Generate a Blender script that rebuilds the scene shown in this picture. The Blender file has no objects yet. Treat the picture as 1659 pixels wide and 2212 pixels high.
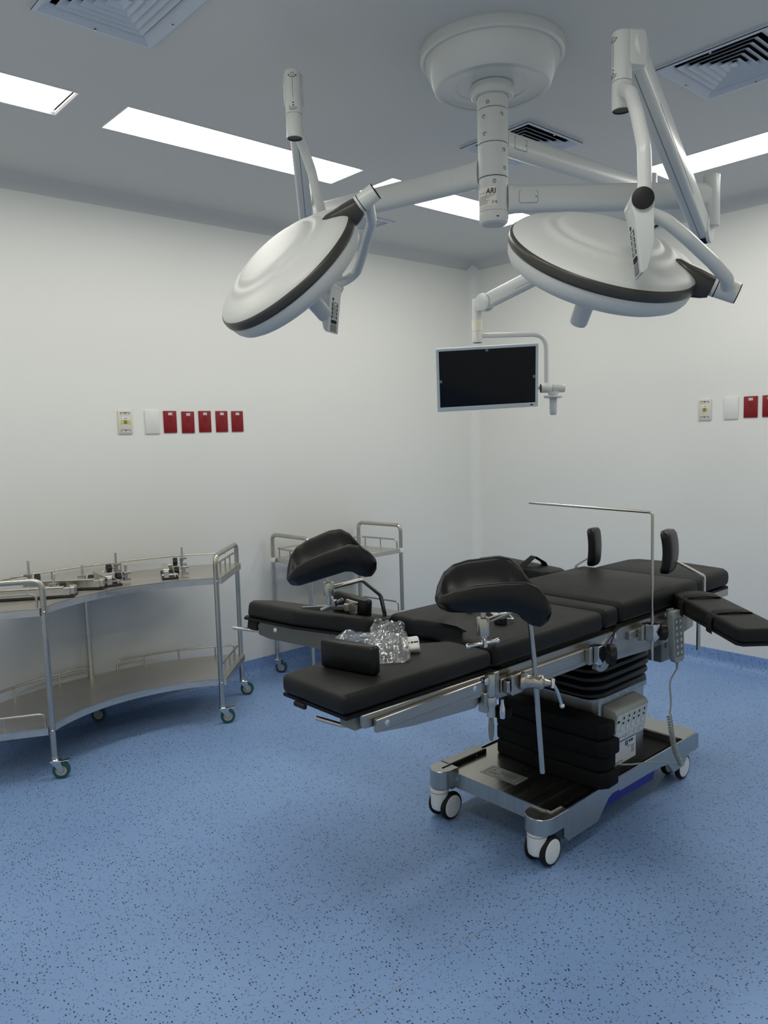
import bpy, bmesh, math, random
from mathutils import Vector, Matrix, noise

# ------------------------------------------------------------------ camera
scene = bpy.context.scene
COL = scene.collection
cam_data = bpy.data.cameras.new('camera')
cam_data.sensor_fit = 'HORIZONTAL'
cam_data.sensor_width = 36.0
cam_data.lens = 36.0 * 1676.62 / 1659.0
cam_data.clip_start = 0.02
cam = bpy.data.objects.new('camera', cam_data)
COL.objects.link(cam)
CR = Vector((0.743976, -0.667662, -0.026944))      # camera right
CU = Vector((0.086556, 0.056308, 0.994654))        # camera up
CF = Vector((0.662576, 0.742332, -0.099682))       # viewing direction
cam.matrix_world = Matrix(((CR.x, CU.x, -CF.x, 0.0), (CR.y, CU.y, -CF.y, 0.0), (CR.z, CU.z, -CF.z, 1.46), (0, 0, 0, 1)))
scene.camera = cam

# ------------------------------------------------------------------ world, exposure
world = bpy.data.worlds.new('world')
world.use_nodes = True
world.node_tree.nodes['Background'].inputs[0].default_value = (0.75, 0.8, 0.85, 1)
world.node_tree.nodes['Background'].inputs[1].default_value = 0.0
scene.world = world
vs = scene.view_settings
vs.view_transform = 'Standard'
vs.look = 'None'
vs.gamma = 1.0
vs.use_curve_mapping = False
vs.exposure = 0.20
PANEL_STRENGTH = 9.0
scene.cycles.max_bounces = 10
scene.cycles.diffuse_bounces = 6
scene.cycles.glossy_bounces = 5
scene.cycles.transparent_max_bounces = 12
scene.cycles.caustics_reflective = False
scene.cycles.caustics_refractive = False
scene.cycles.sample_clamp_indirect = 4.0

# ------------------------------------------------------------------ materials
def lin(c):
    return tuple((v / 12.92 if v <= 0.04045 else ((v + 0.055) / 1.055) ** 2.4) for v in [x / 255.0 for x in c]) + (1.0,)

def mat(name, rgb, rough=0.5, metal=0.0, spec=0.5, coat=0.0, bump=None, vary=None, aniso=0.0, emit=None):
    m = bpy.data.materials.new(name)
    m.use_nodes = True
    nt = m.node_tree
    b = nt.nodes['Principled BSDF']
    b.inputs['Base Color'].default_value = lin(rgb)
    b.inputs['Roughness'].default_value = rough
    b.inputs['Metallic'].default_value = metal
    b.inputs['Specular IOR Level'].default_value = spec
    if coat:
        b.inputs['Coat Weight'].default_value = coat
        b.inputs['Coat Roughness'].default_value = 0.08
    if aniso:
        b.inputs['Anisotropic'].default_value = aniso
    tc = nt.nodes.new('ShaderNodeTexCoord')
    if vary:                       # (scale vector, amount in value, roughness amount)
        sc, amt, ramt = vary
        mp = nt.nodes.new('ShaderNodeMapping')
        mp.inputs['Scale'].default_value = sc
        nz = nt.nodes.new('ShaderNodeTexNoise')
        nz.inputs['Scale'].default_value = 1.0
        nz.inputs['Detail'].default_value = 4.0
        nt.links.new(tc.outputs['Object'], mp.inputs['Vector'])
        nt.links.new(mp.outputs['Vector'], nz.inputs['Vector'])
        if amt:
            hs = nt.nodes.new('ShaderNodeHueSaturation')
            hs.inputs['Color'].default_value = lin(rgb)
            mr = nt.nodes.new('ShaderNodeMapRange')
            mr.inputs['From Min'].default_value = 0.3
            mr.inputs['From Max'].default_value = 0.7
            mr.inputs['To Min'].default_value = 1.0 - amt
            mr.inputs['To Max'].default_value = 1.0 + amt
            nt.links.new(nz.outputs['Fac'], mr.inputs['Value'])
            nt.links.new(mr.outputs['Result'], hs.inputs['Value'])
            nt.links.new(hs.outputs['Color'], b.inputs['Base Color'])
        if ramt:
            mr2 = nt.nodes.new('ShaderNodeMapRange')
            mr2.inputs['From Min'].default_value = 0.3
            mr2.inputs['From Max'].default_value = 0.7
            mr2.inputs['To Min'].default_value = max(0.02, rough - ramt)
            mr2.inputs['To Max'].default_value = rough + ramt
            nt.links.new(nz.outputs['Fac'], mr2.inputs['Value'])
            nt.links.new(mr2.outputs['Result'], b.inputs['Roughness'])
    if bump:                       # (scale, strength, distance)
        nz = nt.nodes.new('ShaderNodeTexNoise')
        nz.inputs['Scale'].default_value = bump[0]
        nz.inputs['Detail'].default_value = 3.0
        nt.links.new(tc.outputs['Object'], nz.inputs['Vector'])
        bp = nt.nodes.new('ShaderNodeBump')
        bp.inputs['Strength'].default_value = bump[1]
        bp.inputs['Distance'].default_value = bump[2]
        nt.links.new(nz.outputs['Fac'], bp.inputs['Height'])
        nt.links.new(bp.outputs['Normal'], b.inputs['Normal'])
    if emit:
        b.inputs['Emission Color'].default_value = lin(emit[0])
        b.inputs['Emission Strength'].default_value = emit[1]
    return m

def floor_material():
    m = bpy.data.materials.new('speckled_vinyl')
    m.use_nodes = True
    nt = m.node_tree
    N, L = nt.nodes, nt.links
    b = N['Principled BSDF']
    b.inputs['Roughness'].default_value = 0.42
    b.inputs['Specular IOR Level'].default_value = 0.35
    geo = N.new('ShaderNodeTexCoord')
    def fleck(scale, thr, keep, stretch, rot):
        mp = N.new('ShaderNodeMapping')
        mp.inputs['Scale'].default_value = stretch
        mp.inputs['Rotation'].default_value = (0, 0, rot)
        L.new(geo.outputs['Object'], mp.inputs['Vector'])
        nz = N.new('ShaderNodeTexNoise')
        nz.inputs['Scale'].default_value = 160.0
        L.new(mp.outputs['Vector'], nz.inputs['Vector'])
        mx = N.new('ShaderNodeVectorMath')
        mx.operation = 'MULTIPLY_ADD'
        mx.inputs[1].default_value = (0.004, 0.004, 0.004)
        L.new(nz.outputs['Color'], mx.inputs[0])
        L.new(mp.outputs['Vector'], mx.inputs[2])
        vo = N.new('ShaderNodeTexVoronoi')
        vo.feature = 'F1'
        vo.inputs['Scale'].default_value = scale
        L.new(mx.outputs['Vector'], vo.inputs['Vector'])
        lt = N.new('ShaderNodeMath'); lt.operation = 'LESS_THAN'
        lt.inputs[1].default_value = thr
        L.new(vo.outputs['Distance'], lt.inputs[0])
        sp = N.new('ShaderNodeSeparateColor')
        L.new(vo.outputs['Color'], sp.inputs['Color'])
        kp = N.new('ShaderNodeMath'); kp.operation = 'LESS_THAN'
        kp.inputs[1].default_value = keep
        L.new(sp.outputs['Red'], kp.inputs[0])
        mu = N.new('ShaderNodeMath'); mu.operation = 'MULTIPLY'
        L.new(lt.outputs[0], mu.inputs[0]); L.new(kp.outputs[0], mu.inputs[1])
        return mu.outputs[0]
    base = N.new('ShaderNodeTexNoise')
    base.inputs['Scale'].default_value = 1.7
    base.inputs['Detail'].default_value = 6.0
    L.new(geo.outputs['Object'], base.inputs['Vector'])
    ramp = N.new('ShaderNodeValToRGB')
    ramp.color_ramp.elements[0].position = 0.3
    ramp.color_ramp.elements[1].position = 0.7
    ramp.color_ramp.elements[0].color = lin(FLOOR_A)
    ramp.color_ramp.elements[1].color = lin(FLOOR_B)
    L.new(base.outputs['Fac'], ramp.inputs['Fac'])
    col = ramp.outputs['Color']
    for (scale, thr, keep, st, rot, c, fac) in [
            (105.0, 0.25, 0.40, (1.0, 0.8, 1.0), 0.3, (14, 18, 30), 0.95),
            (140.0, 0.20, 0.36, (1.0, 0.6, 1.0), 1.1, (34, 46, 70), 0.85),
            (150.0, 0.20, 0.40, (0.6, 1.0, 1.0), 0.5, (58, 78, 116), 0.8),
            (18.0, 0.05, 0.012, (1.0, 1.0, 1.0), 0.0, (235, 240, 245), 1.0)]:
        f_ = fleck(scale, thr, keep, st, rot)
        mu = N.new('ShaderNodeMath'); mu.operation = 'MULTIPLY'
        mu.inputs[1].default_value = fac
        L.new(f_, mu.inputs[0])
        mx = N.new('ShaderNodeMix'); mx.data_type = 'RGBA'
        L.new(mu.outputs[0], mx.inputs['Factor'])
        L.new(col, mx.inputs['A'])
        mx.inputs['B'].default_value = lin(c)
        col = mx.outputs['Result']
    L.new(col, b.inputs['Base Color'])
    bn = N.new('ShaderNodeTexNoise'); bn.inputs['Scale'].default_value = 220.0
    L.new(geo.outputs['Object'], bn.inputs['Vector'])
    bp = N.new('ShaderNodeBump'); bp.inputs['Strength'].default_value = 0.05; bp.inputs['Distance'].default_value = 0.002
    L.new(bn.outputs['Fac'], bp.inputs['Height']); L.new(bp.outputs['Normal'], b.inputs['Normal'])
    return m

def bag_material():
    m = bpy.data.materials.new('clear_plastic_film')
    m.use_nodes = True
    nt = m.node_tree
    N, L = nt.nodes, nt.links
    N.remove(N['Principled BSDF'])
    out = N['Material Output']
    tr = N.new('ShaderNodeBsdfTransparent'); tr.inputs[0].default_value = (0.94, 0.95, 0.95, 1)
    gl = N.new('ShaderNodeBsdfGlossy'); gl.inputs['Roughness'].default_value = 0.12
    gl.inputs['Color'].default_value = (0.9, 0.9, 0.9, 1)
    df = N.new('ShaderNodeBsdfDiffuse'); df.inputs[0].default_value = (0.8, 0.82, 0.83, 1)
    fr = N.new('ShaderNodeLayerWeight'); fr.inputs['Blend'].default_value = 0.35
    m1 = N.new('ShaderNodeMixShader'); m1.inputs[0].default_value = 0.06
    m2 = N.new('ShaderNodeMixShader')
    mr = N.new('ShaderNodeMapRange'); mr.inputs['To Min'].default_value = 0.06; mr.inputs['To Max'].default_value = 0.42
    L.new(fr.outputs['Facing'], mr.inputs['Value'])
    L.new(tr.outputs[0], m1.inputs[1]); L.new(df.outputs[0], m1.inputs[2])
    L.new(m1.outputs[0], m2.inputs[1]); L.new(gl.outputs[0], m2.inputs[2])
    L.new(mr.outputs['Result'], m2.inputs[0])
    L.new(m2.outputs[0], out.inputs['Surface'])
    return m

FLOOR_A = (126, 157, 204)
FLOOR_B = (134, 165, 210)
MT = {}
MT['wall'] = mat('wall_paint', (233, 233, 228), rough=0.38, spec=0.35, bump=(9.0, 0.05, 0.02))
MT['ceiling'] = mat('ceiling_paint', (203, 204, 203), rough=0.6, spec=0.25)
MT['floor'] = floor_material()
MT['seam'] = mat('weld_seam', (140, 160, 190), rough=0.5)
MT['enamel'] = mat('white_enamel', (206, 208, 206), rough=0.28, spec=0.5, bump=(400.0, 0.02, 0.0005))
MT['enamel_gloss'] = mat('glossy_white_enamel', (202, 204, 201), rough=0.45, spec=0.45)
MT['lamp_grey'] = mat('pale_grey_plastic', (190, 194, 198), rough=0.4)
MT['cream'] = mat('cream_plastic', (226, 222, 204), rough=0.4)
MT['darkband'] = mat('dark_grey_rubber', (62, 60, 57), rough=0.33, spec=0.4)
MT['black_cap'] = mat('black_plastic', (18, 19, 20), rough=0.45, spec=0.35)
MT['void'] = mat('dark_void', (10, 11, 13), rough=0.9, spec=0.1)
MT['vent'] = mat('vent_aluminium', (196, 204, 216), rough=0.45, spec=0.4)
MT['frame'] = mat('white_frame', (228, 229, 228), rough=0.4)
MT['vinyl'] = mat('black_vinyl', (23, 23, 23), rough=0.52, spec=0.26, bump=(900.0, 0.08, 0.0006), vary=((4, 4, 4), 0.05, 0.05))
MT['leather'] = mat('black_moulded_foam', (10, 10, 11), rough=0.36, spec=0.36, bump=(500.0, 0.10, 0.0006))
MT['foam'] = mat('black_foam', (17, 17, 18), rough=0.75, spec=0.15, bump=(300.0, 0.15, 0.001))
MT['steel'] = mat('brushed_steel', (206, 202, 195), rough=0.36, metal=1.0, vary=((2, 60, 60), 0.06, 0.07))
MT['steel_v'] = mat('brushed_steel_upright', (196, 197, 195), rough=0.36, metal=1.0, vary=((70, 70, 2), 0.07, 0.07))
MT['steel_table'] = mat('satin_table_steel', (172, 170, 164), rough=0.33, metal=1.0, vary=((2, 60, 60), 0.06, 0.07))
MT['steel_skirt'] = mat('satin_skirt_steel', (184, 185, 182), rough=0.34, metal=1.0, vary=((70, 70, 2), 0.07, 0.07))
MT['steel_deck'] = mat('polished_deck_steel', (190, 187, 180), rough=0.24, metal=1.0, vary=((2, 50, 50), 0.05, 0.05))
MT['steel_shaded'] = mat('shaded_table_steel', (104, 106, 106), rough=0.38, metal=1.0, vary=((2, 60, 60), 0.06, 0.06))  # table steel with shade and dark floor reflection put into its colour
MT['steel_tube'] = mat('stainless_tube', (188, 185, 176), rough=0.28, metal=1.0, vary=((6, 6, 6), 0.05, 0.05))
MT['chrome'] = mat('chrome', (215, 216, 216), rough=0.12, metal=1.0)
MT['castiron'] = mat('satin_cast_metal', (176, 172, 162), rough=0.28, metal=1.0, vary=((30, 30, 30), 0.06, 0.06))
MT['rubber'] = mat('black_rubber', (20, 20, 20), rough=0.6, spec=0.3)
MT['bellows'] = mat('glossy_black_rubber', (12, 12, 12), rough=0.3, spec=0.35)
MT['teal'] = mat('teal_tyre', (24, 84, 82), rough=0.45)
MT['teal_dark'] = mat('dark_teal_tyre', (30, 66, 84), rough=0.45)
MT['hub'] = mat('grey_hub', (188, 182, 168), rough=0.5)
MT['zinc'] = mat('zinc_plate', (198, 202, 200), rough=0.25, metal=1.0)
MT['white_plastic'] = mat('white_plastic', (232, 231, 226), rough=0.4)
MT['grey_plastic'] = mat('grey_plastic', (150, 155, 150), rough=0.5)
MT['grey_dark'] = mat('dark_grey_plastic', (112, 116, 112), rough=0.5)
MT['key_light'] = mat('key_light', (206, 210, 206), rough=0.5)
MT['ink'] = mat('black_ink', (22, 22, 24), rough=0.6, spec=0.2)
MT['ink_grey'] = mat('grey_ink', (92, 96, 96), rough=0.6, spec=0.2)
MT['blue'] = mat('blue_panel', (14, 30, 140), rough=0.4)
MT['navy'] = mat('navy_ink', (28, 40, 110), rough=0.5)
MT['red'] = mat('red_plastic', (132, 5, 17), rough=0.38)
MT['red_dark'] = mat('dark_red_slot', (70, 6, 12), rough=0.6)
MT['ivory'] = mat('ivory_plastic', (214, 211, 198), rough=0.45)
MT['plate'] = mat('white_plate', (224, 224, 220), rough=0.35)
MT['label'] = mat('white_label', (232, 232, 236), rough=0.5)
MT['label_cream'] = mat('cream_label', (218, 216, 204), rough=0.4)
MT['tape'] = mat('yellow_tape', (206, 196, 96), rough=0.5)
MT['olive'] = mat('olive_jack', (120, 126, 70), rough=0.5)
MT['bezel'] = mat('silver_bezel', (190, 202, 206), rough=0.38, spec=0.4)
MT['screen'] = mat('screen_glass', (4, 6, 9), rough=0.09, spec=0.28)
MT['tab'] = mat('grey_tab', (112, 118, 124), rough=0.6)
MT['bag'] = bag_material()
MT['strap'] = mat('black_webbing', (24, 24, 24), rough=0.65, spec=0.2)
MT['diffuser'] = mat('lit_diffuser', (250, 250, 246), rough=0.6, emit=((255, 252, 243), PANEL_STRENGTH))

# ------------------------------------------------------------------ mesh helpers
V = Vector
PI = math.pi

def frame(o, x, z):
    x = V(x).normalized(); z = V(z); z = (z - x * z.dot(x)).normalized(); y = z.cross(x)
    o = V(o)
    return Matrix(((x.x, y.x, z.x, o.x), (x.y, y.y, z.y, o.y), (x.z, y.z, z.z, o.z), (0, 0, 0, 1)))

def frame_z(o, z, hint=(0, 0, 1)):
    z = V(z).normalized(); h = V(hint)
    if abs(z.dot(h.normalized())) > 0.98:
        h = V((1, 0, 0))
    x = h.cross(z).normalized(); y = z.cross(x); o = V(o)
    return Matrix(((x.x, y.x, z.x, o.x), (x.y, y.y, z.y, o.y), (x.z, y.z, z.z, o.z), (0, 0, 0, 1)))

def rotz(a, o=(0, 0, 0)):
    return Matrix.Translation(V(o)) @ Matrix.Rotation(a, 4, 'Z')

def fillet(pts, r, n=6):
    pts = [V(p) for p in pts]
    if r <= 0 or len(pts) < 3:
        return pts
    out = [pts[0]]
    for i in range(1, len(pts) - 1):
        a, b, c = pts[i - 1], pts[i], pts[i + 1]
        d1 = (a - b); d2 = (c - b)
        l1, l2 = d1.length, d2.length
        d1.normalize(); d2.normalize()
        ang = d1.angle(d2)
        if ang > PI - 0.02:
            out.append(b); continue
        t = min(r / math.tan(ang / 2), l1 * 0.48, l2 * 0.48)
        p0 = b + d1 * t; p1 = b + d2 * t
        for k in range(n + 1):
            s = k / n
            out.append(p0.lerp(b, s).lerp(b.lerp(p1, s), s))
    out.append(pts[-1])
    return out

def spline(pts, n=8):
    pts = [V(p) for p in pts]
    P = [pts[0] * 2 - pts[1]] + pts + [pts[-1] * 2 - pts[-2]]
    out = []
    for i in range(1, len(P) - 2):
        for k in range(n):
            t = k / n
            a, b, c, d = P[i - 1], P[i], P[i + 1], P[i + 2]
            out.append(0.5 * ((2 * b) + (c - a) * t + (2 * a - 5 * b + 4 * c - d) * t * t + (3 * b - a - 3 * c + d) * t ** 3))
    out.append(pts[-1])
    return out

class MB:
    def __init__(self):
        self.v = []; self.f = []

    def raw(self, verts, faces, M=None):
        o = len(self.v)
        for p in verts:
            p = V(p)
            self.v.append(M @ p if M is not None else p)
        for f in faces:
            self.f.append([i + o for i in f])
        return self

    def bm(self, b, M=None):
        b.verts.index_update()
        vs_ = [v.co.copy() for v in b.verts]
        fs_ = [[v.index for v in f.verts] for f in b.faces]
        b.free()
        return self.raw(vs_, fs_, M)

    def box(self, c, s, bev=0.0, seg=2, M=None):
        c = V(c); hx, hy, hz = s[0] / 2, s[1] / 2, s[2] / 2
        vs_ = [(c.x + sx * hx, c.y + sy * hy, c.z + sz * hz) for sx in (-1, 1) for sy in (-1, 1) for sz in (-1, 1)]
        fs_ = [(0, 1, 3, 2), (4, 6, 7, 5), (0, 4, 5, 1), (2, 3, 7, 6), (0, 2, 6, 4), (1, 5, 7, 3)]
        if bev <= 0:
            return self.raw(vs_, fs_, M)
        b = bmesh.new()
        bv = [b.verts.new(p) for p in vs_]
        for f in fs_:
            b.faces.new([bv[i] for i in f])
        bmesh.ops.bevel(b, geom=list(b.edges), offset=min(bev, hx * .98, hy * .98, hz * .98), segments=seg, profile=0.5, affect='EDGES')
        return self.bm(b, M)

    def cyl(self, p0, p1, r, r1=None, n=24, bev=0.0):
        p0 = V(p0); p1 = V(p1); h = (p1 - p0).length
        r1 = r if r1 is None else r1
        if bev > 0:
            prof = [(0, 0), (r - bev, 0), (r - bev * .3, bev * .3), (r, bev), (r1, h - bev), (r1 - bev * .3, h - bev * .3), (r1 - bev, h), (0, h)]
        else:
            prof = [(0, 0), (r, 0), (r1, h), (0, h)]
        return self.lathe(prof, frame_z(p0, p1 - p0), n)

    def lathe(self, prof, M=None, n=32):
        vs_ = []; fs_ = []; rings = []
        for (r, h) in prof:
            if r <= 1e-7:
                rings.append([len(vs_)]); vs_.append((0, 0, h))
            else:
                rings.append(list(range(len(vs_), len(vs_) + n)))
                for k in range(n):
                    a = 2 * PI * k / n
                    vs_.append((r * math.cos(a), r * math.sin(a), h))
        for A, B in zip(rings[:-1], rings[1:]):
            for k in range(n):
                k2 = (k + 1) % n
                if len(A) == 1 and len(B) == 1:
                    continue
                if len(A) == 1:
                    fs_.append((A[0], B[k2], B[k])[::-1] if False else (A[0], B[k], B[k2])[::-1])
                elif len(B) == 1:
                    fs_.append((A[k], A[k2], B[0]))
                else:
                    fs_.append((A[k], A[k2], B[k2], B[k]))
        return self.raw(vs_, fs_, M)

    def tube(self, pts, r, n=12, fil=0.0, caps=True, fn=6, closed=False):
        pts = fillet(pts, fil, fn) if fil > 0 else [V(p) for p in pts]
        q = [pts[0]]
        for p in pts[1:]:
            if (p - q[-1]).length > 1e-5:
                q.append(p)
        pts = q
        m = len(pts)
        rs = r if isinstance(r, (list, tuple)) else [r] * m
        tan = []
        for i in range(m):
            if closed:
                t = pts[(i + 1) % m] - pts[i - 1]
            else:
                t = (pts[min(i + 1, m - 1)] - pts[max(i - 1, 0)])
            tan.append(t.normalized())
        ref = V((0, 0, 1)) if abs(tan[0].z) < 0.9 else V((1, 0, 0))
        nx = (ref - tan[0] * ref.dot(tan[0])).normalized()
        vs_ = []; fs_ = []
        for i in range(m):
            nx = (nx - tan[i] * nx.dot(tan[i])).normalized()
            ny = tan[i].cross(nx)
            for k in range(n):
                a = 2 * PI * k / n
                vs_.append(pts[i] + (nx * math.cos(a) + ny * math.sin(a)) * rs[min(i, len(rs) - 1)])
        for i in range(m if closed else m - 1):
            j = (i + 1) % m
            for k in range(n):
                k2 = (k + 1) % n
                fs_.append((i * n + k, i * n + k2, j * n + k2, j * n + k))
        if caps and not closed:
            fs_.append(list(range(n))[::-1]); fs_.append([(m - 1) * n + k for k in range(n)])
        return self.raw(vs_, fs_)

    def loft(self, rings, caps=True):
        n = len(rings[0]); vs_ = [p for r in rings for p in r]; fs_ = []
        for i in range(len(rings) - 1):
            for k in range(n):
                k2 = (k + 1) % n
                fs_.append((i * n + k, i * n + k2, (i + 1) * n + k2, (i + 1) * n + k))
        if caps:
            fs_.append(list(range(n))[::-1]); fs_.append([(len(rings) - 1) * n + k for k in range(n)])
        return self.raw(vs_, fs_)

    def prism(self, poly, d0, d1, M=None, bev=0.0, seg=2):
        n = len(poly)
        area = sum(poly[i][0] * poly[(i + 1) % n][1] - poly[(i + 1) % n][0] * poly[i][1] for i in range(n))
        if area < 0:
            poly = poly[::-1]
        vs_ = [(p[0], p[1], d0) for p in poly] + [(p[0], p[1], d1) for p in poly]
        fs_ = [list(range(n))[::-1], [n + i for i in range(n)]] + [(i, (i + 1) % n, n + (i + 1) % n, n + i) for i in range(n)]
        if bev <= 0:
            return self.raw(vs_, fs_, M)
        b = bmesh.new()
        bv = [b.verts.new(p) for p in vs_]
        for f in fs_:
            b.faces.new([bv[i] for i in f])
        bmesh.ops.bevel(b, geom=list(b.edges), offset=bev, segments=seg, profile=0.5, affect='EDGES', clamp_overlap=True)
        return self.bm(b, M)

    def mesh(self, name, off, smooth=35.0):
        me = bpy.data.meshes.new(name)
        off = V(off)
        me.from_pydata([tuple(p - off) for p in self.v], [], self.f)
        me.validate()
        b = bmesh.new(); b.from_mesh(me)
        bmesh.ops.recalc_face_normals(b, faces=b.faces)
        b.to_mesh(me); b.free()
        if smooth:
            me.polygons.foreach_set('use_smooth', [True] * len(me.polygons))
            me.set_sharp_from_angle(angle=math.radians(smooth))
        me.update()
        return me

OFF = {}
def setp(o, label=None, cat=None, group=None, kind=None):
    if label: o['label'] = label
    if cat: o['category'] = cat
    if group: o['group'] = group
    if kind: o['kind'] = kind
    return o

def thing(name, label, cat, loc, group=None):
    o = bpy.data.objects.new(name, None)
    o.empty_display_size = 0.05
    COL.objects.link(o); o.location = loc
    OFF[o.name] = V(loc)
    return setp(o, label, cat, group)

def part(parent, name, mb, material, label=None, smooth=35.0, kind=None):
    off = OFF[parent.name]
    me = mb.mesh(name, off, smooth)
    me.materials.append(MT[material])
    o = bpy.data.objects.new(name, me)
    COL.objects.link(o); o.parent = parent
    OFF[o.name] = off
    return setp(o, label, kind=kind)

def solo(name, mb, material, loc, label=None, cat=None, group=None, kind=None, smooth=35.0):
    me = mb.mesh(name, loc, smooth)
    me.materials.append(MT[material])
    o = bpy.data.objects.new(name, me)
    COL.objects.link(o); o.location = loc
    OFF[o.name] = V(loc)
    return setp(o, label, cat, group, kind)

def text_mb(s, size, M, thick=0.0004, cyl=None, sx=1.0, shear=0.0):
    """flat lettering as mesh; local x along the line, y up, z out of the surface"""
    cu = bpy.data.curves.new('lettering', 'FONT')
    cu.body = s; cu.size = size; cu.extrude = thick; cu.align_x = 'CENTER'; cu.align_y = 'CENTER'
    cu.shear = shear; cu.resolution_u = 3; cu.offset = size * 0.012
    ob = bpy.data.objects.new('lettering', cu)
    COL.objects.link(ob)
    me = bpy.data.meshes.new_from_object(ob)
    vs_ = [V((v.co.x * sx, v.co.y, v.co.z + thick)) for v in me.vertices]
    fs_ = [list(p.vertices) for p in me.polygons]
    bpy.data.objects.remove(ob); bpy.data.curves.remove(cu); bpy.data.meshes.remove(me)
    if cyl:                                    # wrap round a cylinder of radius cyl (axis local y)
        vs_ = [V(((cyl + p.z) * math.sin(p.x / cyl), p.y, (cyl + p.z) * math.cos(p.x / cyl) - cyl)) for p in vs_]
    return MB().raw(vs_, fs_, M)

def dup(root, loc, rot=0.0, label=None, group=None):
    r = root.copy(); COL.objects.link(r); r.location = loc; r.rotation_euler = (0, 0, rot)
    if label: r['label'] = label
    if group: r['group'] = group
    for ch in list(root.children):
        c = ch.copy(); COL.objects.link(c); c.parent = r
        for g in list(ch.children):
            d = g.copy(); COL.objects.link(d); d.parent = c
    return r
# ------------------------------------------------------------------ the room
X0, X1, Y0, Y1, ZC = -0.34, 4.579, -0.50, 4.044, 2.74

def rect_holes(x0, x1, y0, y1, holes):
    xs = sorted(set([x0, x1] + [h[0] for h in holes] + [h[1] for h in holes]))
    ys = sorted(set([y0, y1] + [h[2] for h in holes] + [h[3] for h in holes]))
    quads = []
    for i in range(len(xs) - 1):
        for j in range(len(ys) - 1):
            cx, cy = (xs[i] + xs[i + 1]) / 2, (ys[j] + ys[j + 1]) / 2
            if any(h[0] < cx < h[1] and h[2] < cy < h[3] for h in holes):
                continue
            quads.append((xs[i], xs[i + 1], ys[j], ys[j + 1]))
    return quads

PANELS = [   # x0, x1, y0, y1, label
    (1.376, 2.572, 2.956, 3.218, 'long lit ceiling panel crossed by the upright tube of the left surgical lamp'),
    (-0.001, 1.195, 2.956, 3.210, 'lit ceiling panel cut by the left edge of the picture, gap at its end'),
    (2.757, 3.953, 2.956, 3.226, 'lit ceiling panel behind the lamp column and its left horizontal arm'),
    (3.664, 3.944, 0.915, 2.110, 'lit ceiling panel at the right, behind the sloping spring arm'),
    (-0.001, 1.195, 0.365, 0.630, 'lit ceiling panel above the viewpoint, outside the picture'),
    (2.757, 3.953, 0.365, 0.630, 'lit ceiling panel at the near end of the right wall, outside the picture'),
    (0.350, 0.630, 0.915, 2.110, 'lit ceiling panel left of the viewpoint, outside the picture'),
]
VENTS = [    # square diffusers: x0, x1, y0, y1
    (0.868, 1.242, 2.100, 2.476, 'square ceiling air diffuser at the top left above the lit panels'),
    (2.708, 3.104, 1.118, 1.508, 'square ceiling air diffuser at the upper right with dark open slots'),
    (2.718, 3.108, 2.078, 2.462, 'square ceiling air diffuser behind the lamp column, partly hidden by the monitor arm'),
]
GRILLE = (3.02, 3.316, 3.545, 3.80)
holes = [p[:4] for p in PANELS] + [(v[0] + .02, v[1] - .02, v[2] + .02, v[3] - .02) for v in VENTS] + [(GRILLE[0] + .015, GRILLE[1] - .015, GRILLE[2] + .015, GRILLE[3] - .015)]

mb = MB()
mb.box(((X0 + X1) / 2, (Y0 + Y1) / 2, -0.05), (X1 - X0, Y1 - Y0, 0.1))
floor = solo('floor', mb, 'floor', (0, 0, 0), kind='structure', smooth=0)
mb = MB().box(((X0 + X1) / 2, 1.436, 0.0004), (X1 - X0, 0.0045, 0.0012))
part(floor, 'weld_seam', mb, 'seam')

mb = MB()
for (a, b_, c, d) in rect_holes(X0, X1, Y0, Y1, holes):
    mb.raw([(a, c, ZC), (b_, c, ZC), (b_, d, ZC), (a, d, ZC)], [(0, 1, 2, 3)])
for (a, b_, c, d) in holes:                     # returns of the openings
    mb.raw([(a, c, ZC), (b_, c, ZC), (b_, d, ZC), (a, d, ZC), (a, c, ZC + .02), (b_, c, ZC + .02), (b_, d, ZC + .02), (a, d, ZC + .02)],
           [(0, 1, 5, 4), (1, 2, 6, 5), (2, 3, 7, 6), (3, 0, 4, 7)])
ceil = solo('ceiling', mb, 'ceiling', (0, 0, ZC), kind='structure', smooth=0)
mb = MB().box(((X0 + X1) / 2, Y1 + .05, ZC / 2), (X1 - X0 + .2, .1, ZC + .1))
solo('wall_left', mb, 'wall', (X0, Y1, 0), kind='structure', smooth=0)
mb = MB().box((X1 + .05, (Y0 + Y1) / 2, ZC / 2), (.1, Y1 - Y0 + .2, ZC + .1))
solo('wall_right', mb, 'wall', (X1, Y0, 0), kind='structure', smooth=0)
mb = MB().box(((X0 + X1) / 2, Y0 - .05, ZC / 2), (X1 - X0 + .2, .1, ZC + .1))
solo('wall_back', mb, 'wall', (X0, Y0, 0), kind='structure', smooth=0)
mb = MB().box((X0 - .05, (Y0 + Y1) / 2, ZC / 2), (.1, Y1 - Y0 + .2, ZC + .1))
solo('wall_front', mb, 'wall', (X0, Y0, 0), kind='structure', smooth=0)

def cove_profile(r, n=8):                      # concave quarter round in (distance from wall, distance from surface)
    pts = [(0.0, 0.0)]
    for k in range(n + 1):
        a = k / n * PI / 2
        pts.append((r - r * math.cos(a), r - r * math.sin(a)) if False else (r * (1 - math.cos(a)), r * (1 - math.sin(a))))
    return pts

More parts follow.
